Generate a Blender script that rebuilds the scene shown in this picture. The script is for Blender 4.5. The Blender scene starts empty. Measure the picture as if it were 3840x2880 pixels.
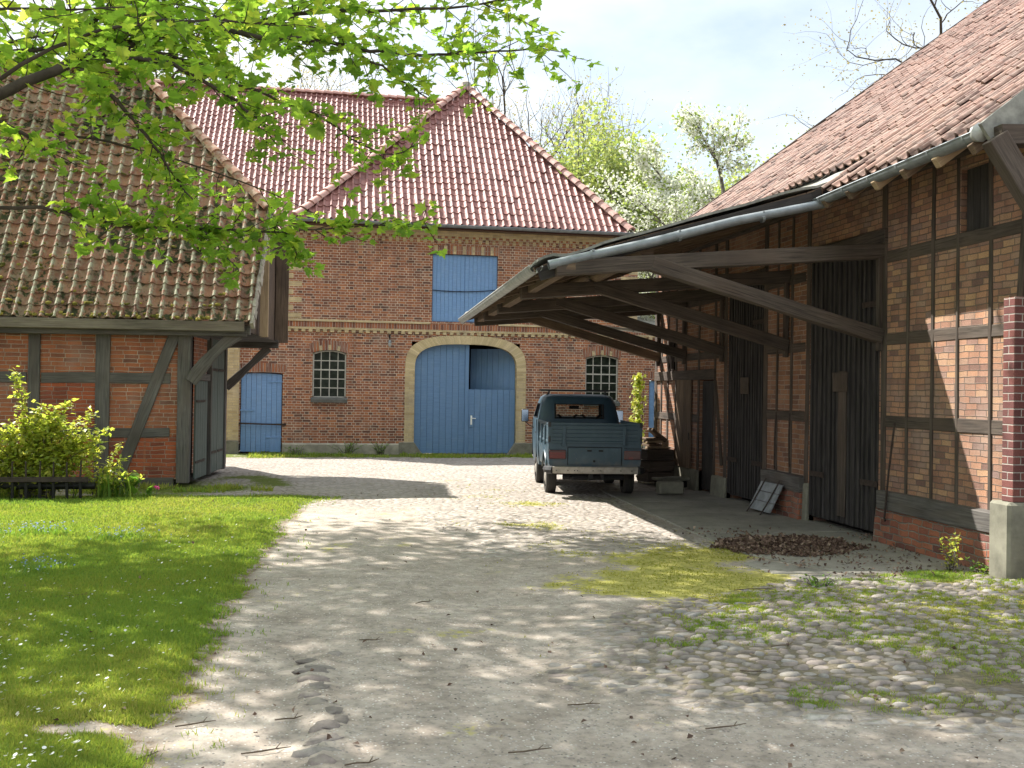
import bpy, bmesh, math, random
import numpy as np
from mathutils import Vector, Matrix
R = random.Random(7)
NR = np.random.default_rng(11)
scene = bpy.context.scene
COL = scene.collection
rad = math.radians

# ------------------------------------------------------------------ object helpers
def tag(o, label=None, cat=None, group=None, kind=None):
    if label: o['label'] = label
    if cat: o['category'] = cat
    if group: o['group'] = group
    if kind: o['kind'] = kind
    return o

def empty(name, loc, label, cat, rz=0, group=None):
    o = bpy.data.objects.new(name, None); COL.objects.link(o)
    o.location = loc; o.rotation_euler = (0, 0, rz); o.empty_display_size = .2
    return tag(o, label, cat, group)

def link(name, me, mat, parent=None):
    o = bpy.data.objects.new(name, me); COL.objects.link(o)
    if mat is not None: me.materials.append(mat)
    if parent is not None:
        o.parent = parent
        if parent.parent is None:
            o.matrix_parent_inverse = PINV.get(parent.name, Matrix())
    return o
PINV = {}
SPLIT = set('plinth_wall gate_jamb plinth_render hatch_lintel_red hatch_lintel_yellow door_seam door_hinge lid_latch lid_seam gate_guard_stone plinth weathered_brick_panel side_infill gable_return lean_to_roof strap_hinge plate_recess window_grille eave_soffit lens arch_yellow_bricks string_course_band quoins gutter_bracket'.split())
def world_parts(e):
    """parts of this thing are written in world coordinates"""
    PINV[e.name] = (Matrix.Translation(e.location) @ e.rotation_euler.to_matrix().to_4x4()).inverted()
    return e

class MB:
    def __init__(s): s.v = []; s.f = []; s.uv = []
    def face(s, pts, uv=None):
        i = len(s.v); pts = [Vector(p) for p in pts]; s.v += pts
        s.f.append(tuple(range(i, i+len(pts))))
        if uv is None:
            n = Vector((0, 0, 0))
            for a in range(len(pts)):
                p, q = pts[a], pts[(a+1) % len(pts)]
                n += Vector(((p.y-q.y)*(p.z+q.z), (p.z-q.z)*(p.x+q.x), (p.x-q.x)*(p.y+q.y)))
            ax, ay, az = abs(n.x), abs(n.y), abs(n.z)
            if az >= ax and az >= ay: uv = [(p.x, p.y) for p in pts]
            elif ay >= ax: uv = [(p.x, p.z) for p in pts]
            else: uv = [(p.y, p.z) for p in pts]
        s.uv.append(uv); return s
    def hexa(s, p, uvs=None):
        # p: 8 points, bottom ring 0-3, top ring 4-7
        for k, q in enumerate(((3,2,1,0),(4,5,6,7),(0,1,5,4),(1,2,6,5),(2,3,7,6),(3,0,4,7))):
            s.face([p[i] for i in q], uvs[k] if uvs else None)
        return s
    def box(s, x0, x1, y0, y1, z0, z1):
        return s.hexa([(x0,y0,z0),(x1,y0,z0),(x1,y1,z0),(x0,y1,z0),(x0,y0,z1),(x1,y0,z1),(x1,y1,z1),(x0,y1,z1)])
    def obox(s, c, size, M):
        hx, hy, hz = size[0]/2, size[1]/2, size[2]/2
        pts = [Vector(c)+M@Vector((sx*hx, sy*hy, sz*hz)) for sz in (-1,1) for sx, sy in ((-1,-1),(1,-1),(1,1),(-1,1))]
        uo = R.random()*7
        L = [(0,0),(size[0],0),(size[0],size[1]),(0,size[1])]
        return s.hexa(pts)
    def beam(s, p0, p1, w, h, up=(0,0,1), jit=.006, n=4, taper=1.0):
        p0, p1 = Vector(p0), Vector(p1); d = (p1-p0); L = d.length; d.normalize()
        up = Vector(up)
        if abs(d.dot(up)) > .98: up = Vector((0,1,0)) if abs(d.y) < .9 else Vector((1,0,0))
        sd = d.cross(up).normalized(); up = sd.cross(d).normalized()
        rings = []; uo, vo = R.random()*9, R.random()*9
        for k in range(n+1):
            t = k/n; c = p0.lerp(p1, t); m = 1+(taper-1)*t
            j = lambda: (R.random()-.5)*2*jit
            rings.append([c+sd*(a*w/2*m+j())+up*(b*h/2*m+j()) for a, b in ((-1,-1),(1,-1),(1,1),(-1,1))])
        vs = [0, w, w+h, 2*w+h, 2*w+2*h]
        for k in range(n):
            for q in range(4):
                a, b = rings[k], rings[k+1]; q2 = (q+1) % 4
                u0, u1 = uo+L*k/n, uo+L*(k+1)/n
                s.face([a[q], a[q2], b[q2], b[q]], [(u0, vo+vs[q]), (u0, vo+vs[q+1]), (u1, vo+vs[q+1]), (u1, vo+vs[q])])
        for r in (rings[0][::-1], rings[-1]):
            s.face(r, [(uo, vo), (uo+.03, vo), (uo+.03, vo+h), (uo, vo+h)])
        return s
    def tube(s, pts, r, seg=8, cap=True, a0=0, a1=2*math.pi):
        pts = [Vector(p) for p in pts]; n = len(pts)
        rr = r if isinstance(r, (list, tuple)) else [r]*n
        full = abs(a1-a0-2*math.pi) < 1e-4; rings = []; L = 0; Ls = []
        ref = None
        for k in range(n):
            d = (pts[min(k+1, n-1)]-pts[max(k-1, 0)]).normalized()
            if ref is None: ref = Vector((0,0,1)) if abs(d.z) < .9 else Vector((1,0,0))
            sd = d.cross(ref).normalized(); up = sd.cross(d).normalized()
            if k: L += (pts[k]-pts[k-1]).length
            Ls.append(L)
            m = seg if full else seg+1
            rings.append([pts[k]+(sd*math.cos(a0+(a1-a0)*q/seg)+up*math.sin(a0+(a1-a0)*q/seg))*rr[k] for q in range(m)])
        m = len(rings[0])
        for k in range(n-1):
            for q in range(m if full else m-1):
                q2 = (q+1) % m
                s.face([rings[k][q], rings[k][q2], rings[k+1][q2], rings[k+1][q]],
                       [(Ls[k], q*.05), (Ls[k], q*.05+.05), (Ls[k+1], q*.05+.05), (Ls[k+1], q*.05)])
        if cap and full: s.face(rings[0][::-1]); s.face(rings[-1])
        return s
    def prism(s, poly, axis, a0, a1):
        f = {'x': lambda p, a: (a, p[0], p[1]), 'y': lambda p, a: (p[0], a, p[1]), 'z': lambda p, a: (p[0], p[1], a)}[axis]
        s.face([f(p, a0) for p in poly]); s.face([f(p, a1) for p in poly[::-1]])
        for k in range(len(poly)):
            p, q = poly[k], poly[(k+1) % len(poly)]
            s.face([f(q, a0), f(p, a0), f(p, a1), f(q, a1)])
        return s
    def band(s, inner, outer, axis, a0, a1):
        """strip between two polylines, extruded"""
        for k in range(len(inner)-1):
            s.prism([inner[k], inner[k+1], outer[k+1], outer[k]], axis, a0, a1)
        return s
    def islands(s):
        root = list(range(len(s.v))); key = {}
        def find(a):
            while root[a] != a: root[a] = root[root[a]]; a = root[a]
            return a
        for i, v in enumerate(s.v):
            k = (round(v.x, 3), round(v.y, 3), round(v.z, 3))
            if k in key: root[find(i)] = find(key[k])
            else: key[k] = i
        for f in s.f:
            for a in f[1:]: root[find(a)] = find(f[0])
        out = {}
        for f, u in zip(s.f, s.uv): out.setdefault(find(f[0]), MB()).face([s.v[i] for i in f], u)
        return list(out.values())
    def build(s, name, mat, parent=None, bevel=0, smooth=False, merge=True, label=None):
        if name in SPLIT:
            r = [m.build1(name, mat, parent, bevel, smooth, merge, label) for m in s.islands()]; return r[0]
        return s.build1(name, mat, parent, bevel, smooth, merge, label)
    def build1(s, name, mat, parent=None, bevel=0, smooth=False, merge=True, label=None):
        me = bpy.data.meshes.new(name)
        me.from_pydata([tuple(v) for v in s.v], [], s.f)
        uvl = me.uv_layers.new(name='UVMap')
        flat = [c for f in s.uv for p in f for c in p]
        uvl.data.foreach_set('uv', flat)
        bm = bmesh.new(); bm.from_mesh(me)
        if merge: bmesh.ops.remove_doubles(bm, verts=bm.verts, dist=2e-4)
        bmesh.ops.recalc_face_normals(bm, faces=bm.faces)
        bm.to_mesh(me); bm.free()
        if smooth:
            for p in me.polygons: p.use_smooth = True
            me.set_sharp_from_angle(angle=rad(40))
        o = link(name, me, mat, parent)
        if bevel:
            b = o.modifiers.new('bevel', 'BEVEL'); b.width = bevel; b.segments = 1; b.limit_method = 'ANGLE'; b.angle_limit = rad(50)
        if label: o['label'] = label
        return o

def build_np(name, V, loops, totals, mat, parent=None, rnd=None, smooth=False, uv=None, attr=None):
    V = np.asarray(V, np.float32).reshape(-1, 3); loops = np.asarray(loops, np.int32).ravel(); totals = np.asarray(totals, np.int32).ravel()
    me = bpy.data.meshes.new(name)
    me.vertices.add(len(V)); me.vertices.foreach_set('co', V.ravel())
    me.loops.add(len(loops)); me.loops.foreach_set('vertex_index', loops)
    me.polygons.add(len(totals))
    st = np.concatenate([[0], np.cumsum(totals)[:-1]]).astype(np.int32)
    me.polygons.foreach_set('loop_start', st)
    try: me.polygons.foreach_set('loop_total', totals)
    except Exception: pass
    me.polygons.foreach_set('use_smooth', np.full(len(totals), bool(smooth)))
    if rnd is not None:
        a = me.attributes.new('rnd', 'FLOAT', 'POINT'); a.data.foreach_set('value', np.asarray(rnd, np.float32))
    for k, val in (attr or {}).items():
        a = me.attributes.new(k, 'FLOAT', 'POINT'); a.data.foreach_set('value', np.asarray(val, np.float32))
    if uv is not None:
        l = me.uv_layers.new(name='UVMap'); l.data.foreach_set('uv', np.asarray(uv, np.float32).ravel())
    me.update(calc_edges=True); me.validate()
    return link(name, me, mat, parent)

def scatter(name, tv, tf, pos, rot, scl, mat, parent=None, rnd=None, smooth=False):
    """many copies of a small template as one mesh. tv (k,3), tf list of faces, rot (n,3,3)"""
    pos = np.asarray(pos); n = len(pos); tv = np.asarray(tv, float); k = len(tv)
    scl = np.asarray(scl, float)
    if scl.ndim == 1: scl = np.repeat(scl[:, None], 3, 1)
    V = np.einsum('nij,nkj->nki', rot, tv[None]*scl[:, None, :])+pos[:, None, :]
    lf = np.concatenate([np.asarray(f) for f in tf]); tot = np.array([len(f) for f in tf])
    loops = (lf[None]+np.arange(n)[:, None]*k).ravel()
    if rnd is None: rnd = NR.random(n)
    return build_np(name, V.reshape(-1, 3), loops, np.tile(tot, n), mat, parent, np.repeat(rnd, k), smooth)

def rots(zdir, spin):
    """rotation matrices whose local z is zdir, spun about it"""
    z = zdir/np.linalg.norm(zdir, axis=1, keepdims=True)
    ref = np.where(np.abs(z[:, 2:3]) > .95, np.array([[1., 0, 0]]), np.array([[0, 0, 1.]]))
    x = np.cross(ref, z); x /= np.linalg.norm(x, axis=1, keepdims=True); y = np.cross(z, x)
    c, s = np.cos(spin)[:, None], np.sin(spin)[:, None]
    return np.stack([x*c+y*s, -x*s+y*c, z], axis=2)

def vnoise(x, y, sc, seed=0):
    x = np.asarray(x)*sc; y = np.asarray(y)*sc
    xi, yi = np.floor(x).astype(np.int64), np.floor(y).astype(np.int64); fx, fy = x-xi, y-yi
    fx = fx*fx*(3-2*fx); fy = fy*fy*(3-2*fy)
    def h(a, b):
        v = (a*374761393+b*668265263+seed*974711) & 0x7fffffff
        v = ((v ^ (v >> 13))*1274126177) & 0x7fffffff
        return ((v ^ (v >> 16)) & 0xffff)/65535.
    return (h(xi,yi)*(1-fx)+h(xi+1,yi)*fx)*(1-fy)+(h(xi,yi+1)*(1-fx)+h(xi+1,yi+1)*fx)*fy
def fbm(x, y, sc, seed=0, o=3):
    return sum(vnoise(x, y, sc*2**k, seed+k)*.5**k for k in range(o))/sum(.5**k for k in range(o))
def sstep(a, b, x):
    t = np.clip((x-a)/(b-a), 0, 1); return t*t*(3-2*t)

# ------------------------------------------------------------------ node helpers
class G:
    def __init__(s, name):
        s.m = bpy.data.materials.new(name); s.m.use_nodes = True; s.nt = s.m.node_tree
        s.b = s.nt.nodes['Principled BSDF']; s.out = s.nt.nodes['Material Output']
    def n(s, t, props=None, **ins):
        nd = s.nt.nodes.new(t)
        for k, v in (props or {}).items(): setattr(nd, k, v)
        for k, v in ins.items():
            key = int(k[1:]) if k[0] == '_' and k[1:].isdigit() else k.replace('_', ' ')
            s.set(nd.inputs[key], v)
        return nd
    def set(s, sock, v):
        if isinstance(v, bpy.types.NodeSocket): s.nt.links.new(v, sock)
        else:
            try: sock.default_value = v
            except Exception:
                sock.default_value = (*v, 1) if len(v) == 3 else v
    def math(s, op, a, b=0., c=0., clamp=False):
        nd = s.n('ShaderNodeMath', dict(operation=op, use_clamp=clamp)); s.set(nd.inputs[0], a); s.set(nd.inputs[1], b); s.set(nd.inputs[2], c); return nd.outputs[0]
    def vmath(s, op, a, b):
        nd = s.n('ShaderNodeVectorMath', dict(operation=op)); s.set(nd.inputs[0], a); s.set(nd.inputs[1], b); return nd.outputs[0]
    def mix(s, f, a, b, blend='MIX'):
        nd = s.n('ShaderNodeMix', dict(data_type='RGBA', blend_type=blend)); s.set(nd.inputs[0], f)
        s.set(nd.inputs[6], a if isinstance(a, bpy.types.NodeSocket) else (*a[:3], 1)); s.set(nd.inputs[7], b if isinstance(b, bpy.types.NodeSocket) else (*b[:3], 1)); return nd.outputs[2]
    def ramp(s, f, stops, interp='LINEAR'):
        nd = s.n('ShaderNodeValToRGB'); s.set(nd.inputs[0], f); cr = nd.color_ramp; cr.interpolation = interp
        while len(cr.elements) < len(stops): cr.elements.new(.5)
        for e, (p, c) in zip(cr.elements, stops):
            e.position = p; e.color = (*c, 1) if not isinstance(c, (int, float)) else (c, c, c, 1)
        return nd.outputs[0]
    def mrange(s, x, a, b, c=0., d=1., smooth=True):
        nd = s.n('ShaderNodeMapRange', dict(interpolation_type='SMOOTHSTEP' if smooth else 'LINEAR')); s.set(nd.inputs[0], x)
        for k, v in zip((1,2,3,4), (a,b,c,d)): s.set(nd.inputs[k], v)
        return nd.outputs[0]
    def noise(s, vec, sc, det=3., rough=.55, dist=0.):
        nd = s.n('ShaderNodeTexNoise', Scale=sc, Detail=det, Roughness=rough, Distortion=dist)
        if vec is not None: s.set(nd.inputs['Vector'], vec)
        return nd.outputs['Fac']
    def uv(s): return s.n('ShaderNodeUVMap', dict(uv_map='UVMap')).outputs[0]
    def pos(s): return s.n('ShaderNodeNewGeometry').outputs['Position']
    def scale(s, v, sc):
        nd = s.n('ShaderNodeMapping'); s.set(nd.inputs['Vector'], v); s.set(nd.inputs['Scale'], sc); return nd.outputs[0]
    def attr(s, name): return s.n('ShaderNodeAttribute', dict(attribute_name=name)).outputs['Fac']
    def xyz(s, v):
        nd = s.n('ShaderNodeSeparateXYZ'); s.set(nd.inputs[0], v); return nd.outputs
    def comb(s, x, y, z=0.):
        nd = s.n('ShaderNodeCombineXYZ'); s.set(nd.inputs[0], x); s.set(nd.inputs[1], y); s.set(nd.inputs[2], z); return nd.outputs[0]
    def bump(s, h, strength=.5, dist=.01):
        nd = s.n('ShaderNodeBump', Strength=strength, Distance=dist, Height=h); s.nt.links.new(nd.outputs[0], s.b.inputs['Normal'])
    def fin(s, col=None, rough=.8, metal=0., spec=.3):
        if col is not None: s.set(s.b.inputs['Base Color'], col if isinstance(col, bpy.types.NodeSocket) else (*col[:3], 1))
        s.set(s.b.inputs['Roughness'], rough); s.set(s.b.inputs['Metallic'], metal); s.set(s.b.inputs['Specular IOR Level'], spec)
        return s.m

def brick_mat(name, bw, bh, pal, mortar, ms=.010, cross=True, stain=(.3,.27,.24), stain_amt=.35, seed=0., wob=.010, rough=.9, rowwise=False, bumpd=.008):
    g = G(name); uv0 = g.uv()
    nz = g.n('ShaderNodeTexNoise', Scale=5., Detail=2.); g.set(nz.inputs['Vector'], uv0)
    off = g.vmath('MULTIPLY', g.vmath('SUBTRACT', nz.outputs['Color'], (.5,.5,.5)), (wob*2, wob*2, 0))
    x = g.xyz(g.vmath('ADD', uv0, off)); u, v = x[0], x[1]
    vr = g.math('DIVIDE', v, bh); row = g.math('FLOOR', vr)
    par = g.math('FLOORED_MODULO', row, 2.)
    if cross:
        w = g.math('MULTIPLY', g.math('SUBTRACT', 1., g.math('MULTIPLY', par, .5)), bw); o = g.math('MULTIPLY', par, bw*.25)
    else:
        w = bw; rr = g.n('ShaderNodeTexWhiteNoise', dict(noise_dimensions='1D')); g.set(rr.inputs['W'], row)
        o = g.math('MULTIPLY', rr.outputs[0], bw*.9) if rowwise else g.math('MULTIPLY', par, bw*.5)
    uu = g.math('DIVIDE', g.math('ADD', u, o), w); col = g.math('FLOOR', uu)
    fu, fv = g.math('FRACT', uu), g.math('FRACT', vr)
    du = g.math('MULTIPLY', g.math('MINIMUM', fu, g.math('SUBTRACT', 1., fu)), w)
    dv = g.math('MULTIPLY', g.math('MINIMUM', fv, g.math('SUBTRACT', 1., fv)), bh)
    d = g.math('MINIMUM', du, dv)
    d = g.math('ADD', d, g.math('MULTIPLY', g.math('SUBTRACT', g.noise(uv0, 40., 2.), .5), ms*.5))
    mask = g.mrange(d, ms*.3, ms*.75)
    wn = g.n('ShaderNodeTexWhiteNoise', dict(noise_dimensions='3D')); g.set(wn.inputs['Vector'], g.comb(col, row, seed+.5))
    c = g.ramp(wn.outputs[0], pal)
    fine = g.noise(uv0, 60., 4., .7)
    c = g.mix(1., c, g.ramp(fine, [(.25, .62), (.75, 1.25)]), 'MULTIPLY')
    big = g.noise(uv0, .9, 4., .6)
    c = g.mix(g.mrange(big, .50, .72, 0., stain_amt), c, stain)
    c = g.mix(1., c, g.ramp(g.noise(g.scale(uv0, (3., .35, 1.)), 1.3, 3.), [(.3, .78), (.7, 1.12)]), 'MULTIPLY')
    m = g.mix(1., mortar, g.ramp(g.noise(uv0, 2.3, 4., .65), [(.3, .55), (.7, 1.15)]), 'MULTIPLY')
    g.bump(g.math('ADD', g.math('MULTIPLY', mask, 1.), g.math('MULTIPLY', fine, .45)), .8, bumpd)
    return g.fin(g.mix(mask, m, c), rough)

def wood_mat(name, dark, light, rough=.85, grain=1., tint=None, bumps=.5):
    g = G(name); uv = g.uv()
    n1 = g.noise(g.scale(uv, (1.2, 26.*grain, 1.)), 1.6, 5., .65, .6)
    n2 = g.noise(g.scale(uv, (.8, 3., 1.)), 1.5, 3.)
    crack = g.mrange(g.noise(g.scale(uv, (.9, 60.*grain, 1.)), 1., 2.), .30, .38)
    c = g.ramp(n1, [(.28, dark), (.5, tuple((a+b)/2 for a, b in zip(dark, light))), (.74, light)])
    if tint: c = g.mix(g.mrange(n2, .42, .7, 0., .65), c, tint)
    c = g.mix(1., c, g.ramp(crack, [(0., .35), (1., 1.)]), 'MULTIPLY')
    c = g.mix(1., c, g.ramp(g.noise(uv, 1.1, 3.), [(.3, .7), (.7, 1.25)]), 'MULTIPLY')
    g.bump(g.math('ADD', n1, g.math('MULTIPLY', crack, .6)), bumps, .006)
    return g.fin(c, rough)

def paint_mat(name, col, worn, amt=.25, rough=.55, spec=.35, sc=1.):
    g = G(name); p = g.uv()
    n = g.noise(p, 2.2*sc, 5., .65); f = g.noise(g.scale(p, (14., .8, 1.)), 2.*sc, 4., .7)
    c = g.mix(g.mrange(n, .45, .75, 0., amt), col, worn)
    c = g.mix(1., c, g.ramp(f, [(.25, .82), (.75, 1.12)]), 'MULTIPLY')
    c = g.mix(g.mrange(g.noise(p, 26., 3.), .68, .76, 0., amt*1.5), c, worn)
    g.bump(f, .25, .003)
    return g.fin(c, g.ramp(n, [(.3, rough-.1), (.7, min(1, rough+.2))]), 0., spec)

def plain_mat(name, col, rough=.7, metal=0., spec=.3, var=.25, sc=6.):
    g = G(name); p = g.pos()
    c = g.mix(1., col, g.ramp(g.noise(p, sc, 5., .65), [(.28, 1-var), (.72, 1+var)]), 'MULTIPLY')
    g.bump(g.noise(p, sc*8, 3.), .2, .003)
    return g.fin(c, rough, metal, spec)

def leaf_mat(name, stops, trans, rough=.45, spec=.4, tmix=.5):
    """leaf: diffuse by 'rnd' per leaf + light coming through"""
    g = G(name); r = g.attr('rnd')
    c = g.ramp(r, stops); g.fin(c, rough, 0., spec)
    tr = g.n('ShaderNodeBsdfTranslucent'); g.set(tr.inputs[0], g.ramp(r, trans))
    mx = g.n('ShaderNodeMixShader', _0=tmix); g.nt.links.new(g.b.outputs[0], mx.inputs[1]); g.nt.links.new(tr.outputs[0], mx.inputs[2])
    g.nt.links.new(mx.outputs[0], g.out.inputs[0])
    return g.m

def tile_mat(name, pal, lichen_lit, lichen_lit_amt, moss, moss_shade_amt, rough, spec, seed=0.):
    g = G(name); p = g.pos(); r = g.attr('rnd'); prof = g.attr('prof'); lv = g.attr('lv')
    c = g.ramp(r, pal)
    c = g.mix(1., c, g.ramp(g.noise(p, 14., 5., .7), [(.25, .6), (.75, 1.3)]), 'MULTIPLY')
    nb = g.noise(p, .55, 4., .6)
    c = g.mix(g.math('MULTIPLY', g.mrange(g.noise(p, 9., 4., .7), .40, .62), g.math('MULTIPLY', g.math('ADD', g.math('MULTIPLY', prof, .9), .15), lichen_lit_amt), clamp=True), c, lichen_lit)  # paler rolls: lichen, with their sunlit crests painted in
    mm = g.math('MULTIPLY', g.mrange(g.math('ADD', g.noise(p, 7., 5., .7), g.math('MULTIPLY', g.math('SUBTRACT', nb, .5), .6)), .50, .60), g.math('MULTIPLY', g.math('SUBTRACT', 1.05, prof), moss_shade_amt), clamp=True)  # darker pans: moss, with shade between the rolls painted in
    c = g.mix(mm, c, g.ramp(g.noise(p, 3., 3.), [(.35, moss), (.65, tuple(x*2.1 for x in moss))]))
    g.bump(g.math('ADD', g.noise(p, 30., 4., .7), g.math('MULTIPLY', mm, 1.5)), .5, .006)
    return g.fin(c, g.mix(mm, (rough,)*3, (.95,)*3), 0., spec)

M = {}
REDS = [(0., (.11,.058,.044)), (.12, (.17,.072,.048)), (.35, (.285,.112,.060)), (.55, (.35,.135,.066)), (.75, (.235,.098,.062)), (.92, (.42,.17,.075)), (1., (.30,.12,.068))]
M['brick_barn'] = brick_mat('barn brickwork', .25, .078, REDS, (.56,.47,.37), .013, True, (.30,.205,.155), .5, 1.)
M['brick_left'] = brick_mat('cottage brickwork', .265, .079, [(0., (.17,.075,.05)), (.3, (.31,.105,.055)), (.6, (.38,.13,.06)), (.85, (.25,.105,.066)), (1., (.42,.145,.06))], (.42,.34,.28), .010, False, (.27,.19,.16), .6, 4., .014, rowwise=True)
M['brick_leftred'] = brick_mat('cottage red brickwork', .265, .079, [(0., (.19,.055,.035)), (.4, (.33,.085,.04)), (.8, (.40,.105,.045)), (1., (.22,.07,.045))], (.36,.27,.22), .011, False, (.2,.12,.1), .45, 9., .02, rowwise=True, bumpd=.02)
M['brick_shed'] = brick_mat('shed infill brickwork', .20, .075, [(0., (.16,.095,.08)), (.2, (.295,.155,.105)), (.45, (.38,.205,.128)), (.65, (.255,.15,.12)), (.85, (.42,.25,.145)), (1., (.22,.145,.128))], (.14,.11,.092), .010, False, (.30,.22,.185), .7, 2., .016, rowwise=True)
M['brick_shedfar'] = brick_mat('shed far brickwork', .26, .078, [(0., (.16,.085,.062)), (.4, (.26,.13,.08)), (.8, (.31,.16,.09)), (1., (.20,.105,.075))], (.33,.265,.215), .012, False, (.34,.22,.17), .5, 5., .014, rowwise=True)
M['brick_plinth'] = brick_mat('plinth brickwork', .22, .085, [(0., (.14,.06,.05)), (.3, (.29,.105,.065)), (.65, (.36,.135,.075)), (1., (.20,.095,.08))], (.24,.21,.175), .014, False, (.17,.145,.12), .7, 3., .035, rowwise=True, bumpd=.03)
M['brick_pillar'] = brick_mat('pillar brickwork', .25, .083, [(0., (.11,.042,.04)), (.5, (.15,.055,.05)), (1., (.19,.068,.056))], (.36,.32,.29), .011, False, (.2,.1,.09), .3, 6., .006)
M['brick_yellow'] = brick_mat('yellow brickwork', .25, .078, [(0., (.42,.32,.17)), (.4, (.52,.41,.23)), (.8, (.58,.46,.26)), (1., (.46,.36,.22))], (.44,.37,.27), .009, False, (.36,.31,.24), .5, 7.)
M['stone_yellow'] = brick_mat('yellow surround', .075, .4, [(0., (.50,.40,.22)), (.5, (.56,.45,.26)), (1., (.62,.50,.30))], (.46,.38,.26), .006, False, (.44,.37,.28), .5, 8., .004)
M['render'] = plain_mat('grey plinth render', (.30,.28,.22), .95, var=.35, sc=3.)
M['concrete'] = plain_mat('weathered concrete', (.18,.172,.135), .92, var=.35, sc=4.)
M['timber_left'] = wood_mat('grey oak timber', (.044,.040,.038), (.150,.138,.128), tint=(.095,.078,.066))
M['timber_eave'] = wood_mat('pale weathered eave board', (.085,.07,.055), (.215,.185,.15), tint=(.12,.095,.075))
M['timber_shed'] = wood_mat('dark tarred timber', (.028,.022,.018), (.112,.088,.072), tint=(.078,.055,.042))
M['timber_brown'] = wood_mat('brown rafter timber', (.065,.043,.029), (.20,.14,.092), tint=(.11,.075,.055))
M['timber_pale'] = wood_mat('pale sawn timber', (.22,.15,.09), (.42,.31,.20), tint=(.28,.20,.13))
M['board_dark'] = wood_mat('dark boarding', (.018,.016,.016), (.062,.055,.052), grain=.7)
M['board_gable'] = wood_mat('gable boarding', (.05,.034,.024), (.15,.105,.075), tint=(.07,.05,.04))
M['blue'] = paint_mat('blue door paint', (.150,.275,.49), (.22,.33,.50), .5, .5)
M['blue_gate'] = paint_mat('blue gate paint', (.112,.205,.355), (.17,.26,.385), .5, .5)
M['green'] = paint_mat('grey green door paint', (.075,.095,.085), (.14,.15,.13), .5, .6)
M['iron'] = plain_mat('rusted iron', (.055,.042,.036), .7, .5, var=.4, sc=20.)
M['black'] = plain_mat('black iron', (.018,.017,.017), .5, .3, var=.3)
M['zinc'] = plain_mat('weathered zinc', (.20,.22,.235), .55, .45, .5, .3, 5.)
M['zinc_pale'] = plain_mat('pale zinc', (.36,.37,.36), .55, .45, .5, .25, 5.)
M['felt'] = plain_mat('grey roofing felt', (.21,.21,.19), .95, var=.45, sc=5.)
M['white_metal'] = plain_mat('white enamel', (.78,.77,.72), .35, 0., .5, .05)
M['muntin'] = plain_mat('pale iron glazing bars', (.42,.41,.37), .7, .1, var=.25, sc=15.)
g = G('old window glass'); g.fin(g.ramp(g.noise(g.pos(), 7., 5., .7), [(.3, (.006,.008,.006)), (.7, (.030,.038,.028))]), .25, 0., .12); g.bump(g.noise(g.pos(), 9., 2.), .12, .01); M['glass'] = g.m
M['dark'] = plain_mat('dark interior', (.012,.011,.010), 1., spec=0.)  # near-black colour in place of shade inside the buildings
M['asphalt_cap'] = plain_mat('cement ridge mortar', (.30,.27,.23), .95, var=.4, sc=8.)
M['tile_left'] = tile_mat('mossy pantiles', [(0., (.11,.055,.04)), (.35, (.22,.095,.06)), (.7, (.27,.125,.08)), (1., (.19,.12,.085))], (.29,.285,.21), 1.2, (.022,.024,.011), 1.25, .85, .25)
M['tile_barn'] = tile_mat('red glazed pantiles', [(0., (.165,.075,.066)), (.3, (.245,.105,.090)), (.7, (.275,.125,.106)), (1., (.21,.092,.080))], (.36,.26,.225), .18, (.09,.04,.035), .4, .52, .22)
M['tile_shed'] = tile_mat('weathered pantiles', [(0., (.07,.04,.034)), (.2, (.165,.092,.074)), (.6, (.225,.13,.103)), (.85, (.28,.17,.132)), (1., (.10,.062,.054))], (.26,.195,.165), .6, (.03,.023,.02), .8, .7, .3)
M['ridge'] = tile_mat('ridge tiles', [(0., (.22,.10,.07)), (.5, (.32,.15,.10)), (1., (.36,.19,.13))], (.42,.36,.28), .6, (.05,.05,.02), .5, .8, .3)
M['ridge_barn'] = tile_mat('red ridge tiles', [(0., (.32,.15,.12)), (1., (.40,.20,.16))], (.5,.38,.3), .4, (.1,.05,.04), .2, .5, .5)
M['moss'] = leaf_mat('moss cushions', [(0., (.06,.06,.015)), (.5, (.15,.13,.03)), (1., (.28,.23,.06))], [(0., (.1,.1,.02)), (1., (.2,.2,.04))], .95, .05, .15)
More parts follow.
